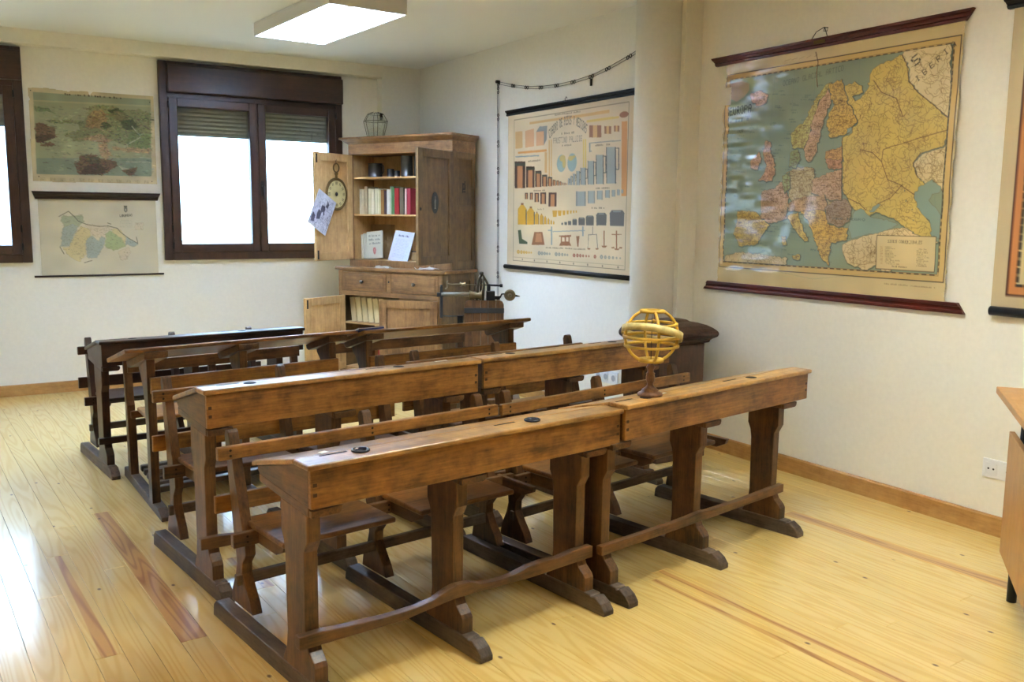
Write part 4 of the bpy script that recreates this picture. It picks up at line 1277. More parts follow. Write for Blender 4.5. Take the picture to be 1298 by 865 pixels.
M_PRINT = printed('printed_card', .55)
arng = random.Random(5)
c = Canvas(96, 128, (204, 200, 178))
for i, (a, b, y_) in enumerate(((150, 880, 200), (150, 860, 340), (180, 900, 480))):
    c.scribble((a, y_), (b, y_), 75, (92, 98, 96), arng, .8)
c.poly([(430, 600), (560, 590), (610, 690), (580, 800), (520, 860), (440, 800), (410, 690)], (188, 90, 84), .8)
c.poly([(480, 650), (530, 640), (540, 760), (490, 770)], (214, 160, 150), .7)
booklet('booklet', 'greenish booklet with three title lines and a red emblem leaning in the cupboard', .165, .215, .165, .225, .012, -.10, -.09, plain('pale_green_card', rgb(204, 200, 178), .7), 'booklet', c.down())
booklet('booklet', 'thin pale booklet leaning left of the one with the red emblem', .125, .225, .03, .21, .13, -.03, -.06, plain('pale_green_card', rgb(204, 200, 178), .7), 'booklet')
booklet('booklet', 'thin pale booklet at the far left of the lowest open shelf', .088, .235, .022, .20, .13, -.02, -.04, plain('ivory_card', rgb(214, 206, 176), .7), 'booklet')
c = Canvas(96, 128, (206, 212, 226))
c.scribble((240, 190), (760, 190), 70, (70, 76, 110), arng, .9)
for k in range(13):
    c.scribble((120 + arng.randint(0, 60), 290 + k * 48), (880 - arng.randint(0, 200), 290 + k * 48), 24, (140, 146, 170), arng, .5)
booklet('framed_sheet', 'pale bluish printed sheet on a dark backing leaning in the cupboard', .40, .20, .20, .255, .006, -.30, .10, plain('navy_backing', rgb(30, 34, 58), .5), 'sheet', c.down())
M_CARD = plain('brown_cardboard', rgb(150, 122, 82), .8, var=.12)
t = thing('cardboard_box', cw(.60, .26, BZ), CA, 'small brown cardboard box with dark lid on the lowest open shelf', 'box')
MB().box(0, .11, 0, .10, 0, .066).build('body', M_CARD, t, .002)
MB().box(-.002, .112, -.002, .102, .0662, .076).build('lid', plain('dark_lid', rgb(62, 50, 40), .7), t, .002)
t = thing('wicker_box', cw(.08, .375, BZ), CA, 'woven tan box standing behind the leaning booklets', 'box')
wk = MB().box(0, .215, 0, .05, 0, .285)
for k in range(9):
    for j in range(7):
        if (k + j) % 2 == 0:
            wk.box(.004 + j * .03, .031 + j * .03, -.003, .0, .004 + k * .031, .032 + k * .031)
wk.build('body', plain('wicker', rgb(152, 122, 80), .75, var=.15), t, .001)
# --- lower compartment
for k in range(6):
    x = .10 + k * .062
    book('folder', ('cream document folder, %s in the lower cupboard' % ('leftmost', 'second from the left', 'third from the left', 'fourth from the left', 'fifth from the left', 'rightmost')[k]),
         x, .05, .20, .20, (222, 204, 158), y=.09, z=.4745, cat='folder', group='folders in the lower cupboard', lean=-.11)
book('book', 'red book with a pale label at the bottom of the lower cupboard', .37, .03, .17, .16, (176, 52, 48), y=.10, z=.0985)
book('book', 'grey-white book beside the red one in the lower cupboard', .43, .03, .16, .16, (190, 178, 166), y=.10, z=.0985)

# crumpled foil-like papers on the counter
def crumple(label, x, y, z, a, b, seed, mat):
    r2 = np.random.default_rng(seed)
    n = 9
    hh = smooth_noise(n, n, (4, 4), r2) * .006 + .009
    m = MB()
    vs = [((i / (n - 1) - .5) * a + r2.normal() * .003, (j / (n - 1) - .5) * b + r2.normal() * .003, max(.001, hh[j, i])) for j in range(n) for i in range(n)]
    fs = [(j * n + i, j * n + i + 1, (j + 1) * n + i + 1, (j + 1) * n + i) for j in range(n - 1) for i in range(n - 1)]
    o = m.add(vs, fs).build('crumpled_paper', mat, None, label=label, cat='paper')
    o.location = cw(x, y, z)
    o.rotation_euler = (0, 0, CA)
    s = o.modifiers.new('thick', 'SOLIDIFY')
    s.thickness = .0015
    s.offset = 1
crumple('crumpled silvery paper on the cupboard counter below the right-hand door', .90, .065, .9312, .17, .09, 3, plain('silver_paper', rgb(196, 196, 194), .3, .4))
crumple('flat grey paper strip on the middle of the cupboard counter', .46, .07, .9312, .15, .06, 8, plain('grey_paper', rgb(176, 172, 160), .5))

# hexagonal glass terrarium on top
t = thing('glass_lantern', cw(.21, .29, 1.9782), .3, 'six-sided glass lantern with dark leading on top of the cupboard', 'lantern')
GLASS_OLD = glass('old_lantern_glass', (0.90, 0.94, 0.93, 1), 0.2)
prof = [(.070, .004), (.104, .138), (.070, .196), (.02, .213)]
gm, lm = MB(), MB()
P6 = lambda r, z, k: (r * math.cos(k * math.pi / 3), r * math.sin(k * math.pi / 3), z)
for k in range(6):
    for (r0, z0), (r1, z1) in zip(prof[:-2], prof[1:-1]):
        g = MB().add([P6(r0, z0, k), P6(r0, z0, k + 1), P6(r1, z1, k + 1), P6(r1, z1, k)], [(0, 1, 2, 3)])
        g.build('glass_pane', GLASS_OLD, t)
    for (r0, z0), (r1, z1) in zip(prof[:-1], prof[1:]):
        lm.tube([P6(r0, z0, k), P6(r1, z1, k)], .0022, 6)
    for r, z in prof[:3]:
        lm.tube([P6(r, z, k), P6(r, z, k + 1)], .0022, 6)
lm.build('leading', plain('lead_came', rgb(84, 82, 72), .5, .3), t)
MB().box(-.012, .012, -.075, -.069, .145, .20).build('clasp', M_BLACK, t)
MB().prism([P6(.07, 0, k)[:2] for k in range(6)], 'z', 0.0, .0035).build('base_plate', M_BLACK, t)

# big show watch and the ink drawing on the open left door
def on_left_door(d, off, z):
    return mUL @ Vector((d, off, z))
ANG = CA + R(-87.5)
M_BRASS = plain('old_brass', rgb(112, 88, 44), .4, .6, var=.25)
t = thing('show_watch', on_left_door(.212, .0004, 1.517), ANG, 'large cardboard pocket-watch face hanging on the open left cupboard door', 'watch face')
MB().lathe([(.131, 0), (.131, .008), (.124, .013), (.113, .008), (.108, .008)], n=40, ax='y', caps=False).build('case', M_BRASS, t)
dial = MB().lathe([(.112, .002), (.112, .0055)], n=36, ax='y').build('dial', plain('dial_cream', rgb(206, 190, 132), .6, var=.15), t)
nm = MB()
for k in range(12):
    q = k * math.pi / 6
    c0 = Vector((math.sin(q) * .088, 0, math.cos(q) * .088))
    u = Vector((math.cos(q), 0, -math.sin(q)))
    w_ = Vector((math.sin(q), 0, math.cos(q)))
    for o in ((-.006, .006) if k % 3 else (-.009, 0, .009)):
        vs = [c0 + u * (o + a) + w_ * b + Vector((0, y_, 0)) for y_ in (.0056, .0064) for a, b in ((-.002, -.012), (.002, -.012), (.002, .012), (-.002, .012))]
        nm.add(vs, [(0, 3, 2, 1), (4, 5, 6, 7), (0, 1, 5, 4), (1, 2, 6, 5), (2, 3, 7, 6), (3, 0, 4, 7)])
nm.build('numerals', plain('numeral_brown', rgb(70, 58, 36), .7), dial)
MB().lathe([(.016, .0055), (.015, .0075)], n=16, ax='y').build('hub', M_BLACK, t)
MB().lathe([(.012, .125), (.010, .15), (.015, .158), (.015, .172)], (0, .006, 0), 12, 'z').build('crown', M_BRASS, t)
MB().tube([(.034 * math.cos(q), .006, .208 + .034 * math.sin(q)) for q in np.linspace(0, 6.28, 25)[:-1]], .006, 8, True).build('bow', M_BRASS, t)
MB().tube([(0, .006, .245), (.004, .006, .262), (-.006, .004, .272), (-.010, .0, .274)], .002, 6).build('hook', M_BLACK, t)

c = Canvas(120, 160, (214, 216, 228))
nr = np.random.default_rng(4)
for pts in ([(560, 120), (700, 200), (690, 330), (560, 300), (600, 220)], [(380, 330), (560, 310), (600, 430), (480, 520), (390, 470)], [(300, 480), (470, 500), (480, 700), (330, 760), (280, 640)], [(90, 640), (240, 700), (260, 860), (120, 900), (70, 790)], [(560, 420), (640, 520), (600, 560), (540, 500)]):
    c.poly(pts, (50, 48, 66), .85)
for k in range(240):
    x_, y_ = nr.uniform(60, 940), nr.uniform(60, 940)
    c.line([(x_, y_), (x_ + nr.normal() * 60, y_ + nr.normal() * 40)], (92, 94, 122), 1, .7)
for k in range(5):
    c.line([(900, 300 + k * 120), (960, 360 + k * 110)], (80, 80, 100), 2, .7)
img = c.down() + smooth_noise(80, 60, (10, 8), nr)[..., None] * 8
card = thing('ink_drawing', on_left_door(.432, .0166, 1.556), ANG, 'pale sheet with dark ink drawing pinned aslant over the left door edge', 'drawing')
card.rotation_euler = (0, R(-28.5), ANG)
# local frame: X along the door away from the hinge -> mirrored when seen from the room, so lay the sheet on the +Y side
me_back = MB().box(-.229, 0, -.0015, .0, -.297, 0).build('backing', plain('sheet_back', rgb(200, 200, 206), .7), card)
sh = sheet('drawing', np.clip(img, 0, 255), .229, .297, M_PRINT, card, off=-.0006)
sh.rotation_euler = (0, 0, math.pi)


# ================================================================== STEELYARD SCALE
M_IRON = plain('grey_iron', rgb(70, 72, 76), .5, .5, var=.15)
M_BRONZE = plain('dull_bronze', rgb(120, 104, 74), .4, .7, var=.15)
M_BOARD = wood('scale_board', rgb(70, 48, 30), rgb(130, 92, 56), 'Z', .5, .4)
t = thing('platform_scale', (3.18, 5.5, 0), R(-30), 'old platform scale with brass steelyard beam on a rounded wooden board', 'scale')
bx_ = [-.122, -.068, -.008, .045, .1, .155]
for i in range(5):
    a, b = bx_[i] + .0006, bx_[i + 1] - .0006
    pr = [(a, .14), (b, .14), (b, .765), (a, .765)]
    if i == 0:
        pr = [(a, .14), (b, .14), (b, .765), (a + .03, .765), (a + .009, .755), (a, .735)]
    if i == 4:
        pr = [(a, .14), (b, .14), (b, .735), (b - .009, .755), (b - .03, .765), (a, .765)]
    MB().prism(pr, 'y', 0, .05).build('board', M_BOARD, t, .002)
MB().box(-.124, .157, -.004, .0005, .675, .712).build('iron_strap', M_IRON, t, .002)
MB().box(-.26, .26, -.42, .08, .06, .14).build('platform', M_BOARD, t, .006)
m = MB()
for x_ in (-.2, .2):
    for y_ in (-.36, .03):
        m.lathe([(.03, 0), (.03, .06)], (x_, y_, 0), 14)
m.build('feet', M_BLACK, t)
MB().box(-.172, -.132, .0, .04, .14, .656).build('post', M_BLACK, t, .002)
MB().tube([(-.285, .015, .806), (-.08, .015, .806)], .0155, 10).build('beam', plain('worn_bar', rgb(128, 120, 104), .5, .5), t)
MB().lathe([(.034, -.088), (.034, -.078), (.027, -.074), (.027, -.012), (.034, -.008), (.034, .002)], (0, .015, .80), 20, 'x').build('poise', M_BRONZE, t)
MB().tube([(-.24, .015, .877), (.06, .015, .872)], .004, 8).build('thin_rod', M_BRONZE, t)
MB().tube([(.055, .015, .872), (.135, .015, .869)], .007, 8).lathe([(.012, .125), (.012, .145)], (0, .015, .869), 10, 'x').build('rod_end', M_BLACK, t)
MB().lathe([(.016, -.156), (.016, -.146), (.011, -.143), (.011, -.125), (.016, -.122), (.016, -.112)], (0, .015, .876), 14, 'x').build('slider', M_BRONZE, t)
MB().tube([(-.238, .015, .9), (-.245, .015, .885), (-.238, .015, .86), (-.25, .015, .842), (-.26, .015, .846)], .004, 6).build('hook', M_BRONZE, t)
m = MB().tube([(-.035, .0, .765), (-.022, .01, .92), (.0, .015, .95)], .009, 8).tube([(-.01, .03, .765), (-.006, .02, .94)], .008, 8)
m.tube([(.0, .015, .95), (.03, .015, .90), (.055, .015, .85)], .008, 8).tube([(.008, .0, .765), (.012, .01, .88), (.004, .015, .93)], .009, 8)
m.lathe([(.001, -.012), (.013, -.01), (.016, 0), (.013, .01), (.001, .012)], (-.004, .015, .955), 12)
m.build('stand', plain('dark_bronze', rgb(74, 66, 50), .45, .6), t)
MB().box(.03, .092, -.02, .05, .766, .832).box(.035, .06, -.01, .04, .832, .88).build('weight_block', M_BLACK, t, .004)
MB().box(.092, .128, .0, .03, .772, .796).tube([(.128, .015, .784), (.14, .015, .81), (.165, .015, .812)], .006, 8).build('arm', M_BLACK, t)
MB().lathe([(.030, -.006), (.040, -.002), (.040, .022), (.030, .028)], (.196, 0, .803), 26, 'y').lathe([(.014, -.0062), (.010, -.012), (.002, -.013)], (.196, 0, .803), 16, 'y').build('counterweight', M_BRONZE, t)
MB().tube([(.236, .012, .800), (.25, .012, .797), (.268, .012, .795)], [.008, .006, .002], 8).build('spike', M_BLACK, t)
m = MB().box(-.294, -.274, .008, .02, .64, .86).box(-.315, -.27, .004, .026, .79, .818).lathe([(.009, .86), (.009, .872)], (-.284, .014, 0), 10)
m.build('hanger', M_IRON, t, .001)
MB().tube([(-.284, .014, .652), (-.13, .014, .652)], .004, 8).build('link_rod', M_IRON, t)

# ================================================================== SURVEYOR'S CHAIN
pts = [(6.052, .70), (6.055, .9), (6.056, 1.1), (6.058, 1.3), (6.06, 1.5), (6.062, 1.7), (6.064, 1.9), (6.066, 2.1), (6.069, 2.30), (6.069, 2.355),
       (5.854, 2.308), (5.67, 2.276), (5.485, 2.255), (5.289, 2.246), (5.095, 2.247), (4.893, 2.259), (4.72, 2.286), (4.509, 2.33), (4.36, 2.37)]
ch = thing('measuring_chain', (XB, 0, 0), 0, 'dark iron measuring chain hanging along the wall beside the weights chart', 'chain')
M_CHAIN = plain('chain_iron', rgb(58, 50, 42), .5, .5)
xw = -.012
for (y0, z0), (y1, z1) in zip(pts[:-1], pts[1:]):
    a, b = Vector((xw, y0, z0)), Vector((xw, y1, z1))
    dd = (b - a).normalized()
    nn = Vector((0, -dd.z, dd.y)) * .008
    m = MB().tube([a + dd * .012 + nn, b - dd * .012 + nn], .0016, 5).tube([a + dd * .012 - nn, b - dd * .012 - nn], .0016, 5)
    for c0, sgn in ((a, 1), (b, -1)):
        cc = c0 + dd * .014 * sgn
        m.tube([cc + Vector((.002 * (k % 2), 0, 0)) + (dd * math.cos(q) + nn / .008 * math.sin(q)) * .0105 for k, q in enumerate(np.linspace(0, 6.283, 11)[:-1])], .0032, 5, True)
    m.build('chain_link', M_CHAIN, ch)
MB().lathe([(.012, -.03), (.012, .0)], (0, 6.069, 2.362), 10, 'x').build('nail', M_CHAIN, ch)
MB().box(-.016, -.008, 4.885, 4.90, 2.20, 2.245).build('tag', M_BLACK, ch)

# ================================================================== WALL MAPS AND CHARTS
ART = json.loads(ART_JSON)
WALL_RZ = R(-90)


def rail(name, x0, x1, zt, zb, dep, mat, parent, lip=.012, round_=False):
    """moulded hanging rod: wide at the top edge, stepped, in local coordinates"""
    m = MB()
    if round_:
        m.tube([(x0, -dep / 2, (zt + zb) / 2), (x1, -dep / 2, (zt + zb) / 2)], (zt - zb) / 2, 14)
    else:
        h = zt - zb
        pr = [(-.002, 0), (-dep, 0), (-dep, -.28 * h), (-dep * .75, -.36 * h), (-dep * .55, -.62 * h), (-dep * .8, -.74 * h), (-dep * .75, -h), (-.002, -h)]
        vs = []
        for xe, sg in ((x0, 1), (x1, -1)):
            vs += [(xe + sg * lip * (-z / h) * 1.0, y, zt + z) for y, z in pr]
        n = len(pr)
        fs = [tuple(range(n))[::-1] if False else tuple(range(n)), tuple(range(2 * n - 1, n - 1, -1))]
        fs += [(i, n + i, n + (i + 1) % n, (i + 1) % n) for i in range(n)]
        m.add(vs, fs)
    return m.build(name, mat, parent, 0.0015 if not round_ else 0)


def frame_lines(c, x0, y0, x1, y1, cols):
    """nested rectangle lines: list of (inset, width px, colour)"""
    for ins, wd, col in cols:
        a, b = ins, ins * c.w / c.h
        c.line([(x0 + a, y0 + b), (x1 - a, y0 + b), (x1 - a, y1 - b), (x0 + a, y1 - b), (x0 + a, y0 + b)], col, wd)


def dashes(c, x0, y0, x1, y1, n, col, wd):
    for k in range(n):
        a, b = k / n, (k + .5) / n
        for (p, q) in (((x0, y0), (x1, y0)), ((x0, y1), (x1, y1)), ((x0, y0), (x0, y1)), ((x1, y0), (x1, y1))):
            f = lambda s_: (p[0] + (q[0] - p[0]) * s_, p[1] + (q[1] - p[1]) * s_)
            c.line([f(a), f(b)], col, wd)


# ---- political map of Europe, glossy and creased
E_ = ART['E']
nr = np.random.default_rng(21)
MW, MH, TOPM = 1.42, 1.22, .025
T = lambda p: (p[0], (p[1] * 1.162 + 25) / 1.22)
PAPER = (206, 184, 134)
c = Canvas(980, 842, PAPER)
fx0, fy0, fx1, fy1 = 14, 52, 985, 922
c.poly([(fx0, fy0), (fx1, fy0), (fx1, fy1), (fx0, fy1)], (206, 170, 104))
sx0, sy0, sx1, sy1 = fx0 + 22, fy0 + 26, fx1 - 22, fy1 - 26
SEA = (138, 149, 120)
c.poly([(sx0, sy0), (sx1, sy0), (sx1, sy1), (sx0, sy1)], SEA)
for k in range(11):      # graticule
    c.line([(sx0 + 40 + k * 92, sy0), (sx0 + 150 + (k - 1.6) * 104, sy1)], (104, 128, 116), 1, .5)
for k in range(6):
    c.line([(sx0, sy0 + 60 + k * 150), (480, sy0 + 120 + k * 150), (sx1, sy0 + 40 + k * 150)], (104, 128, 116), 1, .45)
KC = dict(kaz=(216, 194, 142), sib=(216, 194, 142), rus=(208, 178, 92), nor=(190, 176, 98), swe=(202, 160, 118), fin=(212, 172, 84), uk=(198, 148, 102), ice=(198, 148, 104),
          ibe=(208, 172, 84), fra=(196, 158, 122), ger=(190, 170, 120), pol=(198, 160, 120), dk=(150, 156, 100), bal=(206, 156, 92), bal2=(194, 140, 104), ita=(204, 172, 90),
          aus=(198, 158, 108), bul=(208, 168, 84), rom=(164, 142, 118), tur=(216, 190, 140), afr=(212, 188, 140), sea=(138, 156, 138))
dens = dict(rus=620, sib=90, kaz=90, tur=150, afr=80)
water = np.zeros((c.h, c.w), bool)
for kd, pts in E_['p']:
    if kd == 'tear':
        continue
    p2 = [T(p) for p in pts]
    # ragged coast
    q2 = []
    for (ax, ay), (bx, by) in zip(p2, p2[1:] + p2[:1]):
        L_ = math.hypot(bx - ax, by - ay)
        for i in range(max(1, int(L_ / 9))):
            s_ = i / max(1, int(L_ / 9))
            q2.append((ax + (bx - ax) * s_ + nr.normal() * 2.2, ay + (by - ay) * s_ + nr.normal() * 2.2))
    q2 = [(min(max(a, sx0), sx1), min(max(b, sy0), sy1)) for a, b in q2]
    m = c.mask(q2)
    if kd != 'sea':
        c.line(q2 + q2[:1], (96, 104, 84), 5, .28)
    c.poly(q2, KC[kd])
    c.line(q2 + q2[:1], (112, 84, 52), 1, .75)
    if m is None or kd == 'sea':
        continue
    ins, x0, y0, x1, y1 = m
    reg = np.zeros((c.h, c.w), bool)
    reg[y0:y1, x0:x1] = ins
    ys, xs_ = np.nonzero(ins)
    if len(ys) == 0:
        continue
    area = len(ys)
    for k in range(dens.get(kd, max(20, area // 45))):
        i = nr.integers(len(ys))
        x_, y_ = xs_[i] + x0, ys[i] + y0
        an = nr.uniform(0, 6.28)
        step = 5 if kd in dens else 3
        pl_ = []
        for s_ in range(nr.integers(4, 15 if kd in dens else 7)):
            pl_.append((x_ * 1000 / c.w, y_ * 1000 / c.h))
            an += nr.normal() * .55
            x_ += math.cos(an) * step
            y_ += math.sin(an) * step
            if not (0 <= int(y_) < c.h and 0 <= int(x_) < c.w and reg[int(y_), int(x_)]):
                break
        if len(pl_) > 1:
            c.line(pl_, (112, 80, 40), 1, .6)
    if kd not in dens:
        for k in range(area // 130):
            i = nr.integers(len(ys))
            c.scribble(((xs_[i] + x0) * 1000 / c.w, (ys[i] + y0) * 1000 / c.h), ((xs_[i] + x0 + 16) * 1000 / c.w, (ys[i] + y0) * 1000 / c.h), 3.5, (80, 56, 40), arng, .5)
for r_ in E_['l'][:-2] + E_['l'][-1:]:
    c.line([T(p) for p in r_], (104, 72, 36), 2, .85)
nm_ = {k: T(v) for k, v in E_['names'].items()}
for k in range(150):
    i, j = nr.integers(60, 470), nr.integers(140, 880)
    if np.abs(c.a[int(j * c.h / 1000), int(i * c.w / 1000)] - SEA).sum() < 12:
        c.scribble((i, j), (i + 26, j + 2), 5, (70, 88, 84), arng, .6)
c.text('OCEANO GLACIAL ARTICO', (300, 138), (566, 112), 22, (92, 100, 84), .75)
x_, y_ = 800, 88
c.glyph('S', (818, 108), (24, -16), (18, 30), (74, 62, 40), .9)
for i, chx in enumerate('IBERIA'):
    c.glyph(chx, (838 + i * 22.5, 178 - i * 20), (11, -10), (11, 18), (74, 62, 40), .85)
c.text('EUROPA', (40, 236), (152, 230), 36, (40, 44, 34), .9, .15)
c.scribble((44, 270), (146, 266), 18, (80, 92, 80), arng, .8)
c.text('1928', (84, 316), (116, 315), 12, (40, 48, 40), .9)
c.text('MAR NEGRO', (556, 700), (690, 704), 9, (60, 82, 84), .7)
for sx_, sy_ in ((830, 590), (838, 628), (862, 660), (868, 700)):
    c.ell((sx_, sy_), 2, 3, (70, 84, 84), .8)
lg = [T(p) for p in E_['leg']]
lx0, ly0, lx1, ly1 = 738, 758, 952, 888
c.poly([(lx0, ly0), (lx1, ly0), (lx1, ly1), (lx0, ly1)], (214, 190, 138))
c.line([(lx0, ly0), (lx1, ly0), (lx1, ly1), (lx0, ly1), (lx0, ly0)], (78, 62, 40), 2)
c.text('SIGNOS CONVENCIONALES', (782, 786), (906, 788), 12, (84, 62, 40), .85)
for k in range(11):
    c.scribble((754, 804 + k * 6.4), (764, 804 + k * 6.4), 4, (150, 96, 50), arng, .6)
    c.scribble((772, 804 + k * 6.4), (792 + nr.integers(0, 40), 804 + k * 6.4), 4, (96, 72, 46), arng, .6)
    c.scribble((888, 808 + k * 6.2), (898 + nr.integers(10, 40), 808 + k * 6.2), 4, (96, 72, 46), arng, .6)
c.scribble((800, 878), (856, 879), 6, (70, 52, 36), arng, .8)
frame_lines(c, fx0, fy0, fx1, fy1, [(0, 3, (58, 42, 24)), (18, 1, (120, 90, 50)), (22, 1, (74, 56, 32))])
dashes(c, sx0 - 3, sy0 - 3, sx1 + 2, sy1 + 2, 34, (58, 44, 28), 3)
c.scribble((770, 946), (960, 948), 5, (110, 86, 56), arng, .6)
# torn patch and the crack down the upper middle
tr = [T(p) for p in E_['p'][-1][1]]
c.poly([(34, 92), (96, 88), (132, 104), (134, 132), (112, 158), (70, 176), (40, 160)], (178, 152, 122))
c.line([(440, 20), (452, 60), (448, 110), (456, 160)], (90, 66, 42), 3, .9)
c.line([(446, 40), (447, 100), (452, 150)], (196, 176, 140), 1, .8)
for k in range(5):
    c.line([(300 + k * 34, 34 + k), (330 + k * 30, 30)], (96, 70, 44), 1, .5)
img = c.down()
ny, nx = img.shape[:2]
img *= 1 + .05 * smooth_noise(ny, nx, (12, 14), nr)[..., None] * .5
yy, xx = np.meshgrid(np.linspace(0, 1, ny), np.linspace(0, 1, nx), indexing='ij')
dep = -.003 + .0016 * smooth_noise(ny, nx, (14, 8), nr) + .0022 * smooth_noise(ny, nx, (5, 5), nr)
dep += (.0030 * np.clip(1.3 - 2.4 * xx, 0, 1)) * smooth_noise(ny, nx, (34, 12), nr)
dep -= .004 * np.exp(-((xx - .30 - .25 * (1 - yy)) / .03) ** 2) * np.clip(yy * 2 - .8, 0, 1)
dep = np.clip(dep, -.018, .004) * np.clip(np.minimum(yy, 1 - yy) * 14, 0, 1)
keep = np.ones((ny, nx), bool)
edge_l = .004 + .004 * np.abs(smooth_noise(ny, 2, (40, 1), nr)[:, 0])
edge_l += np.where((yy[:, 0] > .105) & (yy[:, 0] < .185), .034, 0) - np.where(yy[:, 0] > .2, .003, 0)
keep &= xx > edge_l[:, None]
keep &= xx < (.996 - .004 * np.abs(smooth_noise(ny, 2, (30, 1), nr)[:, 0]))[:, None]
eu = thing('europe_map', (XF, 3.815, 2.205), WALL_RZ, 'large glossy creased map of Europe between dark red rails on the right wall', 'wall map')
sheet('map_sheet', np.clip(img, 0, 255), MW, MH, printed('glossy_map_paper', .34, .1, .5), eu, dep, -.014, keep)
M_MAROON = wood('maroon_rail', rgb(62, 20, 14), rgb(98, 36, 24), 'X', .35, .02)
rail('top_rail', -.105, 1.452, .042, -.006, .026, M_MAROON, eu, .035)
rail('bottom_rail', -.07, 1.475, -1.213, -1.262, .026, M_MAROON, eu, -.035)
MB().tube([(.59, -.012, .04), (.62, -.012, .075), (.665, -.012, .09), (.69, -.012, .085), (.685, -.01, .07), (.665, -.012, .072), (.67, -.012, .09), (.69, -.012, .04)], .002, 6).build('wire_loop', M_BLACK, eu)
MB().box(.62, .69, -.0275, -.026, .012, .03).build('brass_plate', M_BRASS, eu)

# ---- chart of weights and measures
C_ = ART['C']
c = Canvas(760, 600, (212, 190, 152))
P_ = dict(tan=(202, 158, 98), yel=(206, 176, 92), pnk=(204, 152, 106), gry=(132, 132, 122), ora=(206, 142, 72), blu=(134, 144, 140), blu2=(142, 160, 156), och=(186, 160, 92), brn=(140, 88, 48),
          dkb=(72, 44, 28), org=(178, 120, 74), grn=(62, 64, 46), blg=(154, 156, 146), blk=(66, 68, 66), gol=(198, 146, 44), dgr=(96, 90, 82), dgn=(70, 78, 46), pap=(212, 190, 152), red=(150, 72, 48))
el = list(C_['e'])
for col_, pts in C_['p']:
    c.poly(pts, P_[col_])
for col_, ce, rx, ry in el:
    c.ell(ce, rx, ry, P_[col_])
    if col_ in ('gol', 'gry', 'red'):
        c.ell(ce, rx * .5, ry * .5, (212, 190, 152), .5)
t_ = C_['t']
c.line([(58, 35), (966, 35), (966, 968), (58, 968), (58, 35)], (92, 78, 60), 2, .8)
c.line([(66, 945), (958, 945)], (110, 96, 74), 1, .8)
for k in range(8):
    c.ell((150 + k * 110, 957), 5, 7, (100, 86, 66), .7)
ttl = 'CUADRO DE PESOS Y MEDIDAS'
(ax, ay), (bx, by), (ex, ey) = t_['a0'], t_['a1'], t_['a2']
n = len(ttl)
for i, chx in enumerate(ttl):
    s_ = (i + .25) / n
    f = lambda q: ((1 - q) ** 2 * ax + 2 * q * (1 - q) * (2 * bx - (ax + ex) / 2) + q * q * ex, (1 - q) ** 2 * (ay) + 2 * q * (1 - q) * (2 * by - (ay + ey) / 2) + q * q * ey)
    p0, p1 = f(s_), f(s_ + .75 / n)
    dx, dy = p1[0] - p0[0], p1[1] - p0[1]
    up = Vector((dy * 600 / 760 * .0 + (s_ - .5) * -18, 52, 0))
    c.glyph(chx, (p0[0] - up.x, p0[1] - 44), (dx, dy), (up.x, up.y), (58, 50, 42), .95, .2)
(ax, ay), (bx, by) = t_['f0'], t_['f1']
c.text('FAUSTINO PALUZIE', (ax, ay), (bx, by), 36, (104, 90, 74), .85)
for a, b, h_ in (('s0', 's1', 14), ('q0', 'q1', 12), ('w0', 'w1', 12), ('j0', 'j1', 12), ('h0', 'h1', 10), ('k0', 'k1', 10), ('m0', 'm1', 10), ('n0', 'n1', 9), ('o0', 'o1', 10), ('g0', 'g1', 10)):
    c.scribble(t_[a], t_[b], h_, (92, 76, 58), arng, .85)
img = c.down()
img *= 1 + .03 * smooth_noise(*img.shape[:2], (8, 10), nr)[..., None]
wc = thing('weights_chart', (XB, 5.915, 2.098), WALL_RZ, 'illustrated chart of weights and measures between black rails beside the round column', 'wall chart')
ny, nx = img.shape[:2]
sheet('chart_sheet', np.clip(img, 0, 255), 1.465, 1.108, printed('matt_chart_paper', .55, .05), wc, -.002 + .001 * smooth_noise(ny, nx, (4, 5), nr), -.011)
rail('top_rail', -.03, 1.49, .037, -.004, .026, M_BLACK, wc, .012)
rail('bottom_rail', -.03, 1.49, -1.108, -1.140, .028, M_BLACK, wc, round_=True)
MB().tube([(.735, -.012, .03), (.73, -.012, .05), (.745, -.012, .062), (.755, -.012, .05)], .002, 6).build('hook', M_BLACK, wc)

# ---- painted panorama, torn edges
D_ = ART['D']
c = Canvas(420, 332, (192, 176, 138))
P_ = dict(sea1=(144, 146, 110), sky=(138, 144, 116), hor=(166, 160, 122), sea2=(124, 134, 112), gr1=(112, 120, 86), gr2=(126, 126, 84), br1=(148, 122, 78), gr3=(70, 78, 46), gr4=(116, 108, 70), pk=(158, 132, 98),
          gr2b=(112, 122, 76), wht=(176, 174, 146), pk2=(164, 138, 100), rock=(108, 82, 58), rockd=(78, 58, 44), rockg=(86, 82, 54))
for col_, pts in D_['p']:
    q2 = []
    rag = 0 if col_ in ('sea1', 'sky', 'hor', 'sea2', 'wht') else 5
    for (ax, ay), (bx, by) in zip(pts, pts[1:] + pts[:1]):
        k_ = max(1, int(math.hypot(bx - ax, by - ay) / 14))
        for i in range(k_):
            q2.append((ax + (bx - ax) * i / k_ + nr.normal() * rag, ay + (by - ay) * i / k_ + nr.normal() * rag))
    c.poly(q2, P_[col_], .92)
    if rag:
        m = c.mask(q2)
        ys, xs_ = np.nonzero(m[0])
        for k in range(len(ys) // 26):
            i = nr.integers(len(ys))
            a, b = (xs_[i] + m[1]) * 1000 / c.w, (ys[i] + m[2]) * 1000 / c.h
            cc = np.array(P_[col_]) * nr.uniform(.6, 1.25) + nr.normal(0, 8, 3)
            c.line([(a, b), (a + nr.uniform(4, 18), b + nr.normal() * 7)], cc, 2, .7)
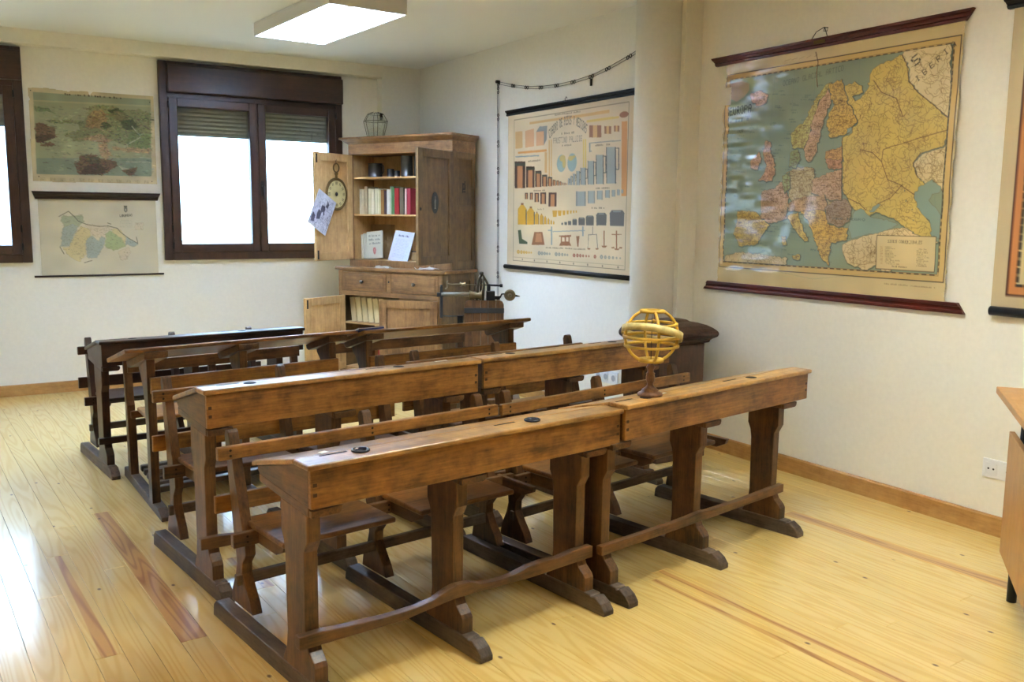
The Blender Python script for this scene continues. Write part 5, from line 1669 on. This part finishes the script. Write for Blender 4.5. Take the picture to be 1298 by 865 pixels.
for k in range(900):
    a, b = nr.uniform(80, 970), nr.uniform(190, 900)
    v = c.a[int(b * c.h / 1000), int(a * c.w / 1000)] * nr.uniform(.72, 1.2) + nr.normal(0, 5, 3)
    c.line([(a, b), (a + nr.uniform(6, 34), b + nr.normal() * 8)], v, int(nr.integers(1, 4)), .55)
t_ = D_['t']
(ax, ay), (bx, by) = t_['a'], t_['b']
for s0_, s1_ in ((0, .11), (.15, .20), (.22, .44), (.46, .48), (.51, .64), (.67, .72), (.77, 1.0)):
    c.scribble((ax + (bx - ax) * s0_, ay + 10), (ax + (bx - ax) * s1_, ay + 10), 20, (62, 50, 34), arng, .95)
(ax, ay), (bx, by) = t_['c'], t_['d']
for k in range(12):
    for j in range(4):
        x_ = ax + 20 + k * (bx - ax) / 12
        c.scribble((x_, ay + 14 + j * 9), (x_ + 42, ay + 14 + j * 9), 6, (104, 90, 62), arng, .6)
img = c.down()
ny, nx = img.shape[:2]
img *= 1 + .05 * smooth_noise(ny, nx, (10, 10), nr)[..., None]
kc = Canvas(nx, ny, (0, 0, 0))
kc.poly([(a, b) for a, b in D_['edge']], (1, 1, 1))
keep = kc.a[..., 0] > .5
pn = thing('panorama_poster', (.578, YW, 2.250), 0, 'old greenish painted panorama poster with torn edges between the two windows', 'poster')
sheet('poster_sheet', np.clip(img, 0, 255), .858, .678, printed('poster_paper', .6, .15), pn, -.003 + .002 * smooth_noise(ny, nx, (5, 6), nr), -.004, keep)
m = MB()
for x_, z_ in ((.02, -.03), (.83, -.055), (.04, -.64), (.82, -.655)):
    m.lathe([(.004, -.010), (.004, -.006)], (x_, 0, z_), 8, 'y')
m.build('pins', M_BLACK, pn)

# ---- pale regional map
F_ = ART['F']
c = Canvas(400, 274, (200, 190, 162))
P_ = dict(gn=(156, 160, 128), bl=(154, 162, 152), ye=(200, 184, 132), pkk=(202, 178, 152), gn2=(158, 168, 118), pkl=(204, 180, 150))
for col_, pts in F_['p']:
    q2 = []
    for (ax, ay), (bx, by) in zip(pts, pts[1:] + pts[:1]):
        k_ = max(1, int(math.hypot(bx - ax, by - ay) / 12))
        for i in range(k_):
            q2.append((ax + (bx - ax) * i / k_ + nr.normal() * 4, ay + (by - ay) * i / k_ + nr.normal() * 4))
    c.poly(q2, P_[col_], .4 if col_ in ('pkl', 'pkk') else .9)
    c.line(q2 + q2[:1], (150, 140, 110), 1, .4)
    m = c.mask(q2)
    ys, xs_ = np.nonzero(m[0])
    for k in range(len(ys) // 60):
        i = nr.integers(len(ys))
        a, b = (xs_[i] + m[1]) * 1000 / c.w, (ys[i] + m[2]) * 1000 / c.h
        c.line([(a, b), (a + nr.normal() * 12, b + nr.normal() * 10)], (110, 104, 86), 1, .45)
for r_ in F_['l']:
    c.line(r_, (92, 88, 76), 2, .75)
t_ = F_['t']
(ax, ay), (bx, by) = t_['t0'], t_['t1']
c.text('LOGRO\u00d1O', (ax, ay), (bx, by), 32, (52, 50, 44), .95, .25)
ex, ey = t_['cr']
c.poly([(ex - 16, ey - 46), (ex + 16, ey - 46), (ex + 11, ey - 18), (ex - 11, ey - 18)], (96, 94, 80))
c.poly([(ex - 15, ey - 14), (ex + 15, ey - 14), (ex + 15, ey + 20), (ex, ey + 44), (ex - 15, ey + 20)], (110, 110, 98))
c.poly([(ex - 8, ey - 6), (ex + 8, ey - 6), (ex + 7, ey + 14), (ex, ey + 28), (ex - 7, ey + 14)], (178, 172, 150))
(ax, ay), (bx, by) = t_['n0'], t_['n1']
for k in range(5):
    c.scribble((ax, ay + k * 22), (bx, ay + k * 22), 10, (150, 148, 132), arng, .5)
img = c.down()
img *= 1 + .025 * smooth_noise(*img.shape[:2], (6, 6), nr)[..., None]
rm = thing('regional_map', (.60, YW, 1.452), 0, 'pale regional map with coloured districts hanging from a dark rail between the windows', 'wall map')
sheet('map_sheet', np.clip(img, 0, 255), .818, .567, printed('pale_map_paper', .6), rm, None, -.009)
M_DKRAIL = wood('dark_rail', rgb(34, 20, 16), rgb(56, 34, 27), 'X', .35, .02)
rail('top_rail', -.037, .853, .052, -.004, .032, M_DKRAIL, rm, .022)
rail('bottom_rail', -.05, .858, -.565, -.580, .014, M_DKRAIL, rm, round_=True)

# ---- third map, only its left edge in view
c = Canvas(420, 400, (196, 176, 138))
c.poly([(48, 50), (952, 50), (952, 950), (48, 950)], (198, 128, 70))
c.line([(48, 50), (952, 50), (952, 950), (48, 950), (48, 50)], (80, 36, 22), 3)
c.poly([(82, 86), (918, 86), (918, 914), (82, 914)], (206, 184, 138))
c.poly([(90, 90), (910, 90), (910, 640), (90, 640)], (124, 150, 154))
c.poly([(190, 120), (760, 100), (800, 420), (520, 600), (260, 560), (150, 300)], (198, 170, 104))
dashes(c, 80, 84, 920, 916, 30, (46, 36, 26), 4)
for k in range(7):
    c.line([(96, 150 + k * 70), (900, 130 + k * 74)], (96, 120, 120), 1, .6)
    c.scribble((104, 690 + k * 30), (180, 690 + k * 30), 12, (84, 70, 48), arng, .8)
m3 = thing('sea_map', (XF, 2.190, 2.215), WALL_RZ, 'blue map with orange and black border cut by the right picture edge', 'wall map')
sheet('map_sheet', np.clip(c.down(), 0, 255), 1.28, 1.225, printed('blue_map_paper', .5), m3, None, -.013)
rail('top_rail', -.045, 1.32, .042, -.004, .028, M_BLACK, m3, .02)
rail('bottom_rail', .005, 1.30, -1.222, -1.262, .04, M_BLACK, m3, round_=True)

# ================================================================== CHEST STOVE, SOCKETS, TEACHER'S DESK
M_CHEST = wood('chest_brown', rgb(50, 33, 25), rgb(92, 62, 46), 'Z', .5, .03, .8, .3, .0)
t = thing('pedestal_chest', (3.44, 3.86, 0), 0, 'dark brown upright chest with bulging moulded lid in the corner by the column', 'chest')
a, b = .168, .135
MB().box(-a, a, -b, b, 0.03, .655).box(-a - .015, a + .015, -b - .015, b + .012, 0, .055).build('body', M_CHEST, t, .006)
pr = [(.000, .655), (.018, .660), (.022, .672), (.03, .680), (.05, .692), (.056, .708), (.050, .724), (.03, .742), (.006, .756), (-.03, .768), (-.06, .774), (-.075, .784), (-.095, .788)]
m = MB()
for (o0, z0), (o1, z1) in zip(pr[:-1], pr[1:]):
    m.frustum((-a - o0, a + o0, -b - o0, b + min(o0, .02)), (-a - o1, a + o1, -b - o1, b + min(o1, .02)), z0, z1)
m.build('lid', M_CHEST, t, .003)

M_SOCK = plain('socket_plastic', rgb(232, 232, 234), .35)
M_DARKHOLE = plain('socket_hole', rgb(40, 34, 32), .7)


def socket_row(name, label, x, y, z, n, wd, h):
    t = thing(name, (x, y, z), WALL_RZ, label, 'socket')
    MB().box(0, n * wd, -.009, 0, -h / 2, h / 2).build('plate', M_SOCK, t, .003)
    for k in range(n):
        cx = (k + .5) * wd
        s = MB().box(cx - .026, cx + .026, -.0125, -.009, -.026, .026).build('insert', M_SOCK, t, .002)
        h_ = MB()
        for dx in (-.011, .011):
            h_.lathe([(.0045, -.0126), (.0045, -.0129)], (cx + dx, 0, .0), 10, 'y')
        if n == 3:
            h_.lathe([(.020, -.01255), (.018, -.01268)], (cx, 0, 0), 20, 'y')
        h_.build('pin_holes', M_DARKHOLE if n == 2 else plain('socket_shadow', rgb(176, 178, 186), .5), s)
socket_row('wall_socket', 'white double wall socket low on the right wall under the blue map', XF, 2.172, .291, 2, .081, .083)
socket_row('wall_socket', 'white triple wall socket seen under the desk by the column', XB, 4.79, .312, 3, .081, .085)

M_BEECH = {a_: wood('teacher_beech', rgb(176, 124, 68), rgb(202, 152, 92), a_, .4, .03, .7, .06, .1) for a_ in 'XZ'}
t = thing('teacher_desk', (3.294, 1.866, 0), R(-143.13), 'light brown modern desk with black metal legs at the right picture edge', 'desk')
MB().box(0, 1.4, 0, .62, .715, .740).build('desk_top', M_BEECH['X'], t, .003)
MB().box(.148, 1.25, .034, .052, .155, .605).build('modesty_panel', M_BEECH['Z'], t, .002)
for x_, y_ in ((.219, .075), (1.2, .075), (.219, .55), (1.2, .55)):
    MB().lathe([(.0165, 0), (.0165, .69)], (x_, y_, 0), 16).build('leg', M_BLACK, t)
m = MB().box(.20, 1.22, .062, .088, .685, .7145).box(.20, 1.22, .537, .563, .685, .7145).box(.206, .232, .088, .537, .685, .7145).box(1.187, 1.213, .088, .537, .685, .7145)
m.box(.36, .39, .0525, .08, .56, .7145).box(1.05, 1.08, .0525, .08, .56, .7145)
m.build('under_frame', M_BLACK, t)
